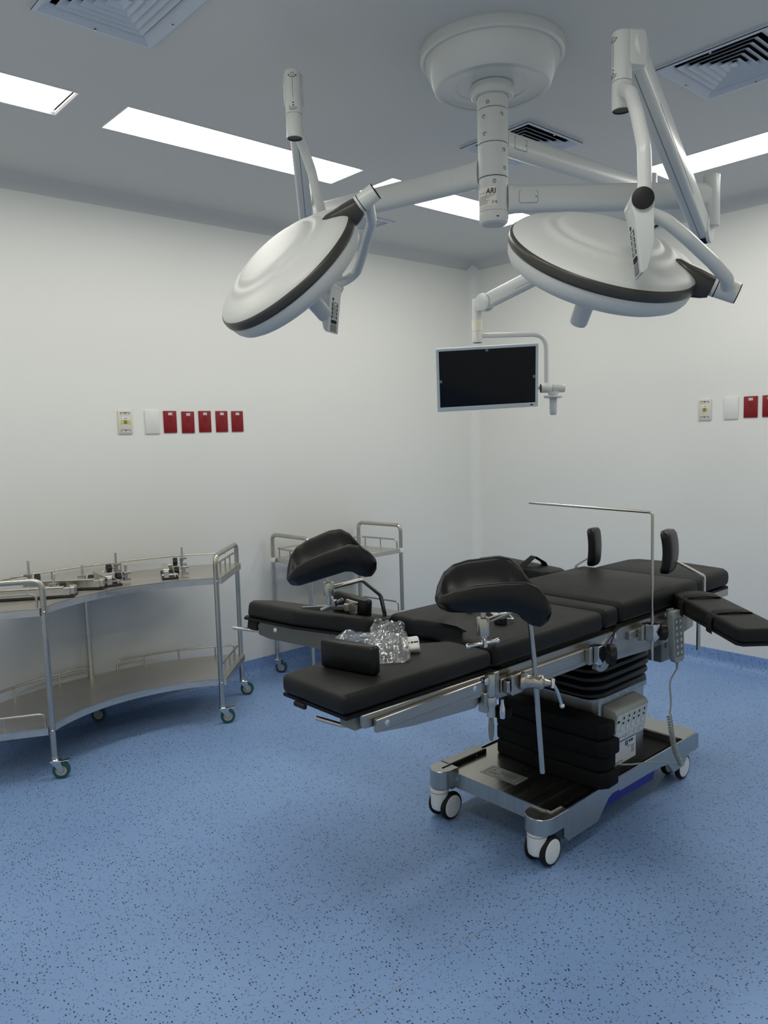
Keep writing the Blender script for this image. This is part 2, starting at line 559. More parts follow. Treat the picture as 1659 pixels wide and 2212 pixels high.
RC = 0.066
prof = cove_profile(RC)                        # from (0, r) on the wall to (r, 0) on the ceiling
mb = MB().prism([(Y1 - d, ZC - h) for d, h in prof], 0, X1 - X0, frame((X0, 0, 0), (0, 1, 0), (1, 0, 0)))
solo('trim_1', mb, 'ceiling', (X0, Y1, ZC - RC), kind='structure')
mb = MB().prism([(-(X1 - d), ZC - h) for d, h in prof], 0, Y1 - Y0, frame((0, Y0, 0), (-1, 0, 0), (0, 1, 0)))
solo('trim_2', mb, 'ceiling', (X1, Y0, ZC - RC), kind='structure')
mb = MB().prism([(X1 - d, Y1 - h) for d, h in prof], 0.096, ZC, None)
solo('trim_3', mb, 'wall', (X1, Y1, 0), kind='structure')

def base_profile():
    pts = [(0.0, 0.0), (0.052, 0.0), (0.05, 0.0018)]
    for k in range(7):
        a = k / 6 * PI / 2
        pts.append((0.004 + 0.046 * (1 - math.sin(a)), 0.0018 + 0.046 * (1 - math.cos(a))))
    pts += [(0.004, 0.098), (0.0025, 0.1), (0.0, 0.1)]
    return pts
bp_ = base_profile()
mb = MB().prism([(Y1 - d, h) for d, h in bp_], 0, X1 - X0, frame((X0, 0, 0), (0, 1, 0), (1, 0, 0)))
solo('baseboard_left', mb, 'floor', (X0, Y1, 0), kind='structure')
mb = MB().prism([(-(X1 - d), h) for d, h in bp_], 0, Y1 - Y0, frame((0, Y0, 0), (-1, 0, 0), (0, 1, 0)))
solo('baseboard_right', mb, 'floor', (X1, Y0, 0), kind='structure')

# ------------------------------------------------------------------ lit ceiling panels
for (a, b_, c, d, lab) in PANELS:
    t = thing('ceiling_panel_light', lab, 'ceiling light', ((a + b_) / 2, (c + d) / 2, ZC), 'lit ceiling panels')
    gap = 0.017 if (a < 0 < b_ and c > 2) else 0.006
    mb = MB()
    g = 0.006
    zf0, zf1 = ZC - 0.002, ZC + 0.012
    mb.box(((a + b_) / 2, c + g / 2, (zf0 + zf1) / 2), (b_ - a, g, zf1 - zf0))
    mb.box(((a + b_) / 2, d - g / 2, (zf0 + zf1) / 2), (b_ - a, g, zf1 - zf0))
    mb.box((a + g / 2, (c + d) / 2, (zf0 + zf1) / 2), (g, d - c - 2 * g, zf1 - zf0))
    mb.box((b_ - g / 2, (c + d) / 2, (zf0 + zf1) / 2), (g, d - c - 2 * g, zf1 - zf0))
    part(t, 'frame', mb, 'frame', smooth=0)
    zd = ZC + 0.003
    mb = MB().raw([(a + g, c + g, zd), (b_ - g - gap, c + g, zd), (b_ - g - gap, d - g, zd), (a + g, d - g, zd)], [(0, 3, 2, 1)])
    part(t, 'diffuser', mb, 'diffuser', smooth=0)
    mb = MB().box(((a + b_) / 2, (c + d) / 2, ZC + .045), (b_ - a + .02, d - c + .02, .05))
    part(t, 'housing', mb, 'void', smooth=0)

# ------------------------------------------------------------------ air diffusers
def square_ring(mb, cx, cy, hx0, hy0, z0, hx1, hy1, z1, th=0.0015):
    """sloping square louver from outline 0 to outline 1"""
    def loop(hx, hy, z):
        return [(cx - hx, cy - hy, z), (cx + hx, cy - hy, z), (cx + hx, cy + hy, z), (cx - hx, cy + hy, z)]
    vs_ = loop(hx0, hy0, z0) + loop(hx1, hy1, z1) + loop(hx0, hy0, z0 + th * 2) + loop(hx1 - th, hy1 - th, z1 + th * 2)
    fs_ = []
    for k in range(4):
        k2 = (k + 1) % 4
        fs_ += [(k, k2, 4 + k2, 4 + k), (8 + k2, 8 + k, 12 + k, 12 + k2), (4 + k, 4 + k2, 12 + k2, 12 + k), (k2, k, 8 + k, 8 + k2)]
    mb.raw(vs_, fs_)

for (a, b_, c, d, lab) in VENTS:
    cx, cy = (a + b_) / 2, (c + d) / 2
    hx, hy = (b_ - a) / 2, (d - c) / 2
    t = thing('air_diffuser', lab, 'air vent', (cx, cy, ZC), 'square ceiling diffusers')
    mb = MB()
    square_ring(mb, cx, cy, hx, hy, ZC - 0.010, hx - .012, hy - .012, ZC - 0.012)
    square_ring(mb, cx, cy, hx, hy, ZC + 0.001, hx, hy, ZC - 0.010)
    square_ring(mb, cx, cy, hx - .012, hy - .012, ZC - 0.012, hx - .040, hy - .040, ZC + 0.006)
    part(t, 'frame', mb, 'vent', smooth=0)
    step = 0.0265
    for k in range(5):
        h0 = hx - .052 - k * step
        mb = MB()
        square_ring(mb, cx, cy, h0 - .027, h0 - .027 + (hy - hx), ZC + 0.011, h0, h0 + (hy - hx), ZC - 0.004)
        part(t, 'louver', mb, 'vent', smooth=0)
    h0 = hx - .052 - 5 * step
    mb = MB().box((cx, cy, ZC - 0.001), (2 * h0, 2 * (h0 + hy - hx), .004), 0.001, 1)
    part(t, 'centre_plate', mb, 'vent', smooth=0)
    for (sx, sy) in ((-1, 0), (1, 0), (0, -1), (0, 1)):
        part(t, 'screw', MB().cyl((cx + sx * (hx - .014), cy + sy * (hy - .014), ZC - .010), (cx + sx * (hx - .014), cy + sy * (hy - .014), ZC - .0145), .004, n=8), 'zinc')
    mb = MB().box((cx, cy, ZC + .10), (2 * hx - .05, 2 * hy - .05, .12))
    part(t, 'duct_box', mb, 'void', smooth=0)

a, b_, c, d = GRILLE
t = thing('return_grille', 'flat ceiling return grille with thin slats, near the far corner beyond the left lamp', 'air vent', ((a + b_) / 2, (c + d) / 2, ZC))
mb = MB()
for (cx, cy, sx, sy) in (((a + b_) / 2, c + .012, b_ - a, .024), ((a + b_) / 2, d - .012, b_ - a, .024), (a + .012, (c + d) / 2, .024, d - c - .048), (b_ - .012, (c + d) / 2, .024, d - c - .048)):
    mb.box((cx, cy, ZC - .004), (sx, sy, .008))
part(t, 'frame', mb, 'vent', smooth=0)
for k in range(8):
    y = c + .036 + k * (d - c - .072) / 7
    part(t, 'slat', MB().box(((a + b_) / 2, y, ZC - .001), (b_ - a - .05, .016, .003), M=None), 'vent', smooth=0)
part(t, 'duct_box', MB().box(((a + b_) / 2, (c + d) / 2, ZC + .06), (b_ - a - .035, d - c - .035, .08)), 'void', smooth=0)

# ------------------------------------------------------------------ wall plates
def wall_frame(p, side):
    # local x to the right as seen from the room, y up, z out of the wall
    if side == 'L':
        return Matrix(((1, 0, 0, p[0]), (0, 0, -1, Y1), (0, 1, 0, p[1]), (0, 0, 0, 1)))
    return Matrix(((0, 0, -1, X1), (-1, 0, 0, p[0]), (0, 1, 0, p[1]), (0, 0, 0, 1)))

def red_outlet(p, side, label, tilt=0.0):
    F = wall_frame(p, side) @ Matrix.Rotation(tilt, 4, 'Z')
    t = thing('wall_socket', label, 'socket', F.translation, 'red wall sockets')
    w, h = 0.079, 0.122
    part(t, 'plate', MB().box((0, 0, .003), (w, h, .006), .0025, 2, F), 'red')
    for yy in (.019, -.021):
        mb = MB()
        ring = [(.0165 * math.cos(a), max(-.0135, min(.0135, .0165 * math.sin(a)))) for a in [2 * PI * k / 24 for k in range(24)]]
        mb.prism([(x, y + yy) for x, y in ring], .005, .0075, F)
        r = part(t, 'receptacle', mb, 'red')
        mb = MB()
        mb.box((-.006, yy + .003, .0077), (.002, .008, .0008), M=F)
        mb.box((.006, yy + .003, .0077), (.002, .007, .0008), M=F)
        mb.cyl(F @ V((0, yy - .007, .0073)), F @ V((0, yy - .007, .0081)), .0024, n=8)
        part(r, 'slots', mb, 'red_dark')
    lb = part(t, 'sticker', MB().box((.001, .044, .0063), (.023, .013, .0008), M=F), 'label')
    part(lb, 'print', MB().box((.001, .044, .0069), (.017, .0025, .0004), M=F), 'ink_grey')
    part(t, 'screw', MB().cyl(F @ V((0, -.001, .0055)), F @ V((0, -.001, .0068)), .003, n=10), 'red_dark')
    return t

def blank_plate(p, side, label):
    F = wall_frame(p, side)
    t = thing('blank_wall_plate', label, 'wall plate', F.translation)
    part(t, 'plate', MB().box((0, 0, .004), (.084, .130, .008), .004, 2, F), 'plate')
    mb = MB().lathe([(.0045, .0078), (.0052, .0086), (.006, .0078)], F @ Matrix.Translation((0, -.003, 0)), 16)
    part(t, 'embossed_ring', mb, 'plate')

def data_plate(p, side, label):
    F = wall_frame(p, side)
    t = thing('data_wall_plate', label, 'wall plate', F.translation)
    part(t, 'plate', MB().box((0, 0, .004), (.079, .126, .008), .0035, 2, F), 'ivory')
    for yy in (.046, -.046):
        s = part(t, 'label_slot', MB().box((0, yy, .0082), (.053, .012, .0012), .0004, 1, F), 'ink_grey')
        part(s, 'insert', MB().box((0, yy - .002, .0088), (.048, .009, .001), .0004, 1, F), 'ivory')
        part(s, 'screw', MB().cyl(F @ V((0, yy + .002, .0085)), F @ V((0, yy + .002, .0101)), .0034, n=10), 'ink')
    lb = part(t, 'sticker', MB().box((.002, .021, .0083), (.038, .014, .0008), M=F), 'label')
    part(lb, 'print', MB().box((.002, .021, .0089), (.018, .0028, .0004), M=F), 'ink_grey')
    mb = MB().prism([(-.028, -.010), (-.026, .006), (-.02, .010), (.02, .010), (.028, .005), (.027, -.012), (.016, -.010), (.004, -.006), (-.012, -.008)], .008, .0092, F) if side == 'L' else \
        MB().prism([(-.018, .004), (-.010, .011), (.016, .010), (.018, -.008), (.004, -.011), (-.006, -.018), (-.012, -.008)], .008, .0092, F)
    tp = part(t, 'tape', mb, 'tape')
    part(tp, 'jack', MB().box((0, .001, .0095), (.017, .018, .003), .0008, 1, F), 'olive')

def wl(px0, px1, z):
    return ((px0 + px1) / 2, z)

data_plate((1.765, 1.5615), 'L', 'ivory data plate with a wide strip of yellow tape, left wall')
blank_plate((1.919, 1.561), 'L', 'plain white blank plate left of the five red sockets')
for k, (x, z, lab, tl) in enumerate([
        (2.026, 1.5605, 'red wall socket next to the white blank plate, first of five', 0.0),
        (2.1355, 1.5575, 'red wall socket sitting slightly low, second of five on the left wall', -0.012),
        (2.2425, 1.5605, 'red wall socket in the middle of the row of five', 0.0),
        (2.3525, 1.560, 'red wall socket fourth in the row of five on the left wall', 0.0),
        (2.4575, 1.5595, 'red wall socket at the right end of the row of five', 0.0)]):
    red_outlet((x, z), 'L', lab, tl)
data_plate((2.208, 1.5535), 'R', 'ivory data plate with a small yellow patch, right wall')
blank_plate((2.0505, 1.558), 'R', 'plain white blank plate on the right wall')
red_outlet((1.9385, 1.5595), 'R', 'whole red wall socket on the right wall beside the blank plate')
red_outlet((1.8335, 1.5605), 'R', 'red wall socket cut off by the right edge of the picture')
# ------------------------------------------------------------------ ceiling mount of the lamps
CXY = V((2.145, 1.793, 0))
def at_c(z, r=0.0, ang=0.0):
    return V((CXY.x + r * math.cos(ang), CXY.y + r * math.sin(ang), z))
TOCAM = math.atan2(-CXY.y, -CXY.x)            # direction from the column towards the viewpoint

t = thing('ceiling_mount', 'white round ceiling canopy with its thick upright column carrying three arms', 'lamp mount', (CXY.x, CXY.y, ZC))
Mc = Matrix.Translation((CXY.x, CXY.y, 0))
mb = MB().lathe([(.0, ZC), (.242, ZC), (.244, ZC - .006), (.242, ZC - .030), (.236, ZC - .036), (.228, ZC - .036)], Mc, 72)
can = part(t, 'canopy_flange', mb, 'enamel')
mb = MB().lathe([(.228, ZC - .03), (.226, ZC - .045), (.198, ZC - .118), (.190, ZC - .124), (.180, ZC - .122)], Mc, 72)
part(t, 'canopy_bowl', mb, 'enamel')
mb = MB().lathe([(.182, ZC - .122), (.178, ZC - .119), (.125, ZC - .117), (.120, ZC - .113), (.0, ZC - .113)], Mc, 72)
part(t, 'canopy_bottom', mb, 'enamel')
mb = MB().lathe([(.0, 2.625), (.070, 2.625), (.072, 2.620), (.072, 2.590), (.068, 2.586), (.054, 2.586)], Mc, 48)
part(t, 'collar', mb, 'enamel')
segs = [(2.640, 2.5440, .0525), (2.5425, 2.4325, .0520), (2.4310, 2.3215, .0510), (2.3200, 2.2080, .0500)]
for (za, zb, r) in segs:
    mb = MB().lathe([(.0, za), (r - .002, za), (r, za - .002), (r, zb + .002), (r - .002, zb), (.0, zb)], Mc, 48)
    part(t, 'column_segment', mb, 'enamel_gloss')
mb = MB().lathe([(.0, 2.640), (.049, 2.640), (.049, 2.21), (.0, 2.21)], Mc, 32)
part(t, 'column_core', mb, 'ink')
mb = MB().lathe([(.0, 2.2075), (.0495, 2.2075), (.0505, 2.204), (.0505, 2.188), (.047, 2.174), (.040, 2.168), (.0, 2.168)], Mc, 48)
part(t, 'end_cap', mb, 'enamel_gloss')
def col_screw(z, dang, r):
    a_ = TOCAM + dang
    d = V((math.cos(a_), math.sin(a_), 0))
    o = V((CXY.x, CXY.y, z)) + d * (r - .0015)
    s = part(t, 'screw', MB().lathe([(0, 0), (.0072, 0), (.0072, .002), (.0058, .003), (.0050, .0022)], frame_z(o, d), 14), 'zinc')
    part(s, 'socket', MB().lathe([(.0052, .0022), (.0035, .0012), (0, .0012)], frame_z(o, d), 8), 'ink')
for (z, da, r) in [(2.556, -.30, .0525), (2.513, -.60, .052), (2.518, .62, .052), (2.457, -.56, .052), (2.404, .80, .051), (2.345, .85, .051), (2.300, .08, .050), (2.293, -1.45, .050)]:
    col_screw(z, da, r)
# maker's label wrapped round the lowest segment
def cyl_patch(a0, a1, z0, z1, r, n=10):
    m_ = MB(); vs_ = []; fs_ = []
    for k in range(n + 1):
        a_ = a0 + (a1 - a0) * k / n
        for z in (z0, z1):
            for rr in (r, r + .0005):
                vs_.append((CXY.x + rr * math.cos(a_), CXY.y + rr * math.sin(a_), z))
    for k in range(n):
        i = k * 4; j = i + 4
        fs_ += [(i + 1, j + 1, j + 3, i + 3), (i, i + 2, j + 2, j), (i, j, j + 1, i + 1), (i + 2, i + 3, j + 3, j + 2)]
    fs_ += [(0, 1, 3, 2), (n * 4, n * 4 + 2, n * 4 + 3, n * 4 + 1)]
    return m_.raw(vs_, fs_)
lab_ = part(t, 'maker_label', cyl_patch(TOCAM - 1.25, TOCAM + .20, 2.222, 2.283, .0502), 'label_cream')
def on_col(dang, z):
    a_ = TOCAM + dang; d = V((math.cos(a_), math.sin(a_), 0))
    return frame(V((CXY.x, CXY.y, z)) + d * .0508, V((-d.y, d.x, 0)), d)
def fy(F):       # turn (x, z-out) frame so that local y is up
    return F
def surf(o, right, out):
    right = V(right).normalized(); out = V(out).normalized(); up = out.cross(right); o = V(o)
    return Matrix(((right.x, up.x, out.x, o.x), (right.y, up.y, out.y, o.y), (right.z, up.z, out.z, o.z), (0, 0, 0, 1)))
def col_surf(dang, z, r=.0508):
    a_ = TOCAM + dang; d = V((math.cos(a_), math.sin(a_), 0))
    return surf(V((CXY.x, CXY.y, z)) + d * r, V((-d.y, d.x, 0)), d)
part(lab_, 'lettering', text_mb('ARI', .0255, col_surf(-.19, 2.268), .0003, cyl=.0508, sx=.88, shear=.15), 'ink')
part(lab_, 'lettering', text_mb('C E', .0115, col_surf(.06, 2.232), .0003, cyl=.0508), 'ink')
for k, (z, a0, a1) in enumerate([(2.2665, -1.15, -.62), (2.2555, -1.2, .10), (2.2515, -1.2, -.1), (2.2475, -1.2, -.3), (2.2435, -1.2, -.5), (2.239, -1.2, -.25), (2.2345, -1.2, -.40), (2.2295, -1.2, -.45)]):
    part(lab_, 'print_line', cyl_patch(TOCAM + a0, TOCAM + a1, z - .0006, z + .0006, .0506, 8), 'ink_grey')
part(t, 'dark_plug', MB().box((0, 0, 0), (.010, .004, .002), .001, 1, col_surf(.28, 2.186, .0495)), 'ink')

# ------------------------------------------------------------------ arms and lamp heads
def stadium(p, d, w, h, n=6):
    """vertical racetrack section at p, arm direction d"""
    d = V(d).normalized(); s = V((0, 0, 1)).cross(d).normalized()
    r = w / 2; pts = []
    for k in range(n + 1):
        a_ = PI * k / n
        pts.append(p + s * (r * math.cos(a_)) + V((0, 0, 1)) * (h / 2 - r + r * math.sin(a_)))
    for k in range(n + 1):
        a_ = PI + PI * k / n
        pts.append(p + s * (r * math.cos(a_)) + V((0, 0, 1)) * (-h / 2 + r + r * math.sin(a_)))
    return pts

def swing_arm(t, p0, p1, w, h, plate_side, post=(0.029, .07, -.14), mat_='enamel'):
    p0 = V(p0); p1 = V(p1); d = (p1 - p0).normalized()
    rings = [stadium(p0 + d * .046, d, w * 1.12, h * 1.10), stadium(p0 + d * .075, d, w, h)]
    rings += [stadium(p0 + d * ((p1 - p0).length * s), d, w, h) for s in (.35, .65, .93)] + [stadium(p1, d, w * .9, h * .82)]
    arm = part(t, 'swing_arm', MB().loft(rings), mat_, smooth=40)
    s = V((0, 0, 1)).cross(d) * plate_side
    o = p0 + d * .115 + s * (w / 2 + .0002)
    F = surf(o, d if plate_side < 0 else -d, s)
    rr = [(.032, .020), (-.032, .020), (-.032, -.020), (.032, -.020)]
    outl = fillet([V((x, y, 0)) for x, y in rr + rr[:2]], .006, 4)
    part(arm, 'cover_groove', MB().tube([F @ p for p in outl[1:-1]], .0006, n=5, caps=False), 'ink_grey')
    part(arm, 'cover_screw', MB().cyl(F @ V((.026, 0, -.001)), F @ V((.026, 0, .001)), .002, n=8), 'ink')
    r, up, dn = post
    part(t, 'post', MB().cyl(p1 + V((0, 0, up)), p1 + V((0, 0, dn)), r, n=32, bev=.003), mat_)
    return d

def rect_ring(p, d, side, w, h, bev=.012, n=3):
    """rounded rectangular section across direction d; side = unit sideways"""
    d = V(d).normalized(); side = V(side).normalized(); up = d.cross(side).normalized()
    if up.z < 0: up = -up
    pts = []
    for (sx, sy, a0) in ((1, 1, 0), (-1, 1, PI / 2), (-1, -1, PI), (1, -1, 1.5 * PI)):
        for k in range(n + 1):
            a_ = a0 + PI / 2 * k / n
            pts.append(V(p) + side * (sx * (w / 2 - bev) + bev * math.cos(a_)) + up * (sy * (h / 2 - bev) + bev * math.sin(a_)))
    return pts

def spring_arm(t, lo, up, side, w=.052, h=.078, disc=.046, both=True):
    lo = V(lo); up = V(up); d = (up - lo).normalized(); side = V(side).normalized()
    L_ = (up - lo).length
    mb = MB().loft([rect_ring(lo - d * .02, d, side, w, h * .9), rect_ring(lo + d * .05, d, side, w, h), rect_ring(lo + d * L_ * .5, d, side, w, h), rect_ring(up - d * .05, d, side, w, h), rect_ring(up, d, side, w, h * .9)])
    arm = part(t, 'spring_arm', mb, 'enamel', smooth=40)
    upv = d.cross(side); upv = upv if upv.z > 0 else -upv
    for s in (0.0,):
        part(arm, 'seam_line', MB().tube([lo + d * .02 - upv * (h / 2 + .0002), up - d * .04 - upv * (h / 2 + .0002)], .0009, n=5), 'ink_grey')
    part(arm, 'seam_line', MB().tube([lo + d * .25 - upv * (h * .32) + side * (w / 2), lo + d * (L_ * .78) - upv * (h * .22) + side * (w / 2)], .0008, n=5), 'ink_grey')
    part(arm, 'gap', MB().box((0, 0, 0), (w * .7, .028, .006), M=frame(lo - d * .005 - upv * (h / 2 - .0005), side, upv)), 'ink')
    for (p, nm) in ((lo, 'joint_disc'), (up, 'joint_disc')):
        for sg in ((1, -1) if both else (1,)):
            o = p + side * (sg * (w / 2 - .004))
            j = part(arm, nm, MB().cyl(o - side * (sg * .004), o + side * (sg * .009), disc, n=40, bev=.003), 'enamel')
    return arm

def joint_fork(t, up, tube, side, z0, z1, w=.05):
    """block linking the upper joint of the spring arm with the drop tube"""
    up = V(up); c = V((tube[0], tube[1], (z0 + z1) / 2))
    m_ = V(((up.x + c.x) / 2, (up.y + c.y) / 2, (z0 + z1) / 2))
    d = V((c.x - up.x, c.y - up.y, 0))
    Ln = max(d.length, .02)
    mb = MB().box((0, 0, 0), (Ln, w, z1 - z0), .012, 2, frame(m_, d, (0, 0, 1)))
    part(t, 'fork', mb, 'enamel')

def surgical_lamp(label, E, zarm, U, Tb, J, cen, nrm, Kp, y1path, y2path, side, plate_side, mirror, shift=0.0):
    E = V(E); U = V(U); J = V(J); cen = V(cen); nrm = V(nrm).normalized()
    t = thing('surgical_lamp', label, 'surgical lamp', (E.x, E.y, zarm), 'surgical lamps on the ceiling column')
    arm_end = V((E.x, E.y, zarm))
    swing_arm(t, (CXY.x, CXY.y, zarm), arm_end, .060, .094, plate_side, (.029, .068, -.105))
    zl = E.z
    sh_ = V(side).normalized() * shift
    spring_arm(t, V((E.x, E.y, zl)) - sh_, U - sh_, side)
    # drop tube
    tx, ty, tz0, tz1 = Tb
    joint_fork(t, U, (tx, ty), side, tz1 - .085, tz1 + .006, .048)
    tb = part(t, 'drop_tube', MB().lathe([(0, tz1), (.0235, tz1), (.025, tz1 - .003), (.025, tz0 + .071)], Matrix.Translation((tx, ty, 0)), 40), 'enamel_gloss')
    part(tb, 'tube_sleeve', MB().lathe([(.0242, tz0 + .0705), (.0252, tz0 + .069), (.0252, tz0 + .001), (.0232, tz0)], Matrix.Translation((tx, ty, 0)), 40), 'enamel_gloss')
    part(tb, 'groove', MB().lathe([(.0243, tz0 + .074), (.0243, tz0 + .068)], Matrix.Translation((tx, ty, 0)), 40), 'ink')
    part(tb, 'bottom_cap', MB().lathe([(.0235, tz0 + .0005), (.022, tz0 + .002), (0, tz0 + .002)], Matrix.Translation((tx, ty, 0)), 40), 'black_cap')
    # scale printed on the tube side away from the spring arm
    dv = V((tx - U.x, ty - U.y, 0)).normalized()
    up_ = V((0, 0, 1)); rt = up_.cross(dv)
    F = surf(V((tx, ty, 0)) + dv * .0251, rt, dv)
    def on_tube(x, z, r=.0252):
        a_ = x / r
        return V((tx, ty, z)) + (dv * math.cos(a_) + rt * math.sin(a_)) * r
    m_ = MB()
    m_.tube([on_tube(0, tz1 - .03), on_tube(0, tz1 - .085)], .0005, n=4)
    m_.tube([on_tube(.005 * math.cos(a_), tz1 - .017 + .005 * math.sin(a_)) for a_ in [2 * PI * k / 12 for k in range(12)]], .0006, n=4, closed=True)
    m_.tube([on_tube(.011 * math.cos(a_), tz1 - .018 + .008 * math.sin(a_)) for a_ in [PI * (1.08 + .84 * k / 10) for k in range(11)]], .0008, n=4)
    for sg in (-1, 1):
        m_.tube([on_tube(sg * .009, tz1 - .018), on_tube(sg * .014, tz1 - .0185)], .001, n=4)
    part(tb, 'print_mark', m_, 'ink')
    m_ = MB()
    for (x, z) in ((0, tz0 + .098), (0, tz0 + .090)):
        m_.cyl(on_tube(x, z, .0248), on_tube(x, z, .0255), .0022, n=10)
    m_.cyl(on_tube(-.012, tz0 + .088, .0248), on_tube(-.012, tz0 + .088, .0255), .0024, .0008, n=3)
    for k in range(9):
        x = -.012 + k * .003
        m_.tube([on_tube(x, tz0 + .0835), on_tube(x, tz0 + .0865)], .0005, n=4)
    part(tb, 'print_scale', m_, 'ink')
    for k in range(3):
        part(tb, 'print_line', MB().tube([on_tube(-.013 + j * .0026, tz0 + .0765 + k * .0025) for j in range(10 - 2 * (k == 0))], .0005, n=4), 'ink_grey')
    # first yoke, joint and control handle
    u = V((J.x - tx, J.y - ty, 0)).normalized()
    part(t, 'upper_yoke', MB().tube(fillet(y1path, .06, 6), .0158, n=18), 'enamel')
    jn = part(t, 'yoke_joint', MB().cyl(J - u * .105, J, .0252, n=32, bev=.002), 'enamel')
    part(jn, 'end_cap', MB().cyl(J - u * .001, J + u * .0035, .0246, n=32, bev=.001), 'black_cap')
    tt = u.cross(V((0, 0, 1))) * mirror             # from the joint towards the key pad side
    # local axes: a = away from the key pad, b = down, extruded along -u
    Mx = Matrix(((-tt.x, 0, u.x, J.x), (-tt.y, 0, u.y, J.y), (-tt.z, -1, u.z, J.z), (0, 0, 0, 1)))
    poly = [(-.024, .012), (.025, .008), (.026, .095), (.013, .150), (.004, .160), (-.002, .160), (-.016, .040)]
    cp = part(t, 'control_handle', MB().prism(poly, -.098, -.004, Mx, .003, 2), 'enamel')
    # key pad on the slanting face (between (-.016,.04) and (-.002,.16))
    o2 = V((-.0095, .095, -.051)); ex = V((0, 0, 1)); ey = V((.014, .120, 0)).normalized(); ez = ex.cross(ey)
    if ez.x > 0: ez = -ez
    Fk = Mx @ Matrix(((ex.x, ey.x, ez.x, o2.x), (ex.y, ey.y, ez.y, o2.y), (ex.z, ey.z, ez.z, o2.z), (0, 0, 0, 1)))
    def slab(x, y, sx, sy, h0, h1):
        return MB().box((x, y, (h0 + h1) / 2), (sx, sy, h1 - h0), M=Fk)
    zf = .0012
    kp = part(cp, 'key_pad', slab(0, -.006, .050, .062, zf - .001, zf), 'lamp_grey')
    m_ = MB()
    for sx in (-1, 1):
        for k in range(4):
            m_.box((sx * .021, -.028 + k * .0135, zf + .0004), (.006, .010, .0008), M=Fk)
    for k in range(6):
        m_.box((-.0205 + k * .0082, .028, zf + .0004), (.006, .012, .0008), M=Fk)
    m_.box((0, -.036, zf + .0003), (.050, .0018, .0006), M=Fk)
    m_.box((-.018, -.047, zf + .0003), (.010, .009, .0006), M=Fk)
    part(cp, 'keys', m_, 'ink')
    m_ = MB()
    m_.box((0, -.006, zf + .0004), (.030, .046, .001), M=Fk)
    part(cp, 'display', m_, 'grey_plastic')
    m_ = MB()
    m_.box((0, .049, zf), (.046, .024, .0008), M=Fk)
    part(cp, 'grip_recess', m_, 'grey_dark')
    # second yoke, swivel and clamp at the rim
    kd = (V(Kp) - cen); kd = (kd - nrm * kd.dot(nrm)).normalized()
    Kc = cen + kd * .322
    part(t, 'lower_yoke', MB().tube(fillet(y2path + [tuple(Kc)], .05, 6), .0158, n=18), 'enamel')
    sw = part(t, 'rim_swivel', MB().cyl(cen + kd * .287, cen + kd * .350, .0262, n=32, bev=.002), 'enamel')
    part(sw, 'groove', MB().lathe([(.0264, .0085), (.0268, .009), (.0268, .0105), (.0264, .011)], frame_z(cen + kd * .287, kd), 32), 'ink')
    part(sw, 'end_cap', MB().cyl(cen + kd * .3495, cen + kd * .352, .0252, n=32), 'ink')
    tg = nrm.cross(kd)
    def sec(r, hw, top, bot, n=5):
        pts = []
        mid = (top + bot) / 2; hh = (top - bot) / 2
        for k in range(16):
            a_ = 2 * PI * k / 16
            ca, sa = math.cos(a_), math.sin(a_)
            e = .55
            pts.append(cen + kd * r + tg * (hw * math.copysign(abs(ca) ** e, ca)) + nrm * (mid - .004 + hh * math.copysign(abs(sa) ** e, sa)))
        return pts
    part(t, 'rim_clamp', MB().loft([sec(.178, .003, .040, .026), sec(.190, .014, .041, .020), (sec(.215, .024, .037, -.02)), sec(.245, .030, .034, -.038), sec(.270, .030, .030, -.032), sec(.286, .0255, .0275, -.0255)]), 'darkband', smooth=45)
    # the head itself
    Fh = frame_z(cen, nrm)
    prof = [(0, .0580), (.05, .0578), (.10, .0565), (.122, .0550), (.131, .0520), (.137, .0465), (.143, .0425), (.149, .0415), (.156, .0430), (.164, .0425), (.172, .0375), (.180, .0320), (.192, .0285), (.210, .0235), (.228, .0165), (.239, .0100), (.2455, .0040), (.2485, -.001)]
    hd = part(t, 'lamp_head', MB().lathe(prof, Fh, 96), 'enamel_gloss', smooth=60)
    part(hd, 'rim_band', MB().lathe([(.2480, .0005), (.2515, -.002), (.2535, -.008), (.2540, -.020), (.2525, -.027), (.2490, -.029)], Fh, 96), 'darkband', smooth=60)
    part(hd, 'lower_shell', MB().lathe([(.2495, -.028), (.2490, -.040), (.2455, -.056), (.2370, -.070), (.2220, -.079), (.2000, -.082)], Fh, 96), 'enamel_gloss', smooth=60)
    part(hd, 'light_face', MB().lathe([(.2005, -.0818), (.198, -.079), (.05, -.076), (0, -.076)], Fh, 96), 'lamp_grey', smooth=60)
    hb = MB().lathe([(.0, -.060), (.036, -.060), (.032, -.085), (.027, -.100), (.0255, -.150), (.024, -.205), (.021, -.211), (0, -.212)], Fh, 36)
    part(t, 'sterile_handle', hb, 'lamp_grey', smooth=50)
    return t

side2 = V((-.181, .81, 0)).cross(V((0, 0, 1)))
dirh2 = V((2.735 - 1.925, 1.29 - 1.108, 0)).normalized()
s2 = V((dirh2.y, -dirh2.x, 0));  s2 = s2 if s2.dot(CR) > 0 else -s2
surgical_lamp('right surgical lamp, tilted towards the viewer above the operating table', (2.722, 1.302, 2.139), 2.2525,
              (1.935, 1.112, 2.437), (1.880, 1.140, 2.276, 2.467), (1.627, .933, 1.965),
              (1.842, 1.166, 1.924), (-.207, -.531, .822), (1.991, .926, 1.807),
              [(1.868, 1.130, 2.325), (1.768, 1.048, 2.262), (1.700, .991, 2.180), (1.657, .948, 2.085), (1.657, .946, 2.000), (1.655, .951, 1.968)],
              [(1.690, .985, 1.965), (1.722, .930, 1.932), (1.770, .906, 1.897), (1.875, .890, 1.849), (1.945, .886, 1.817)],
              s2, -1, 1, .028)
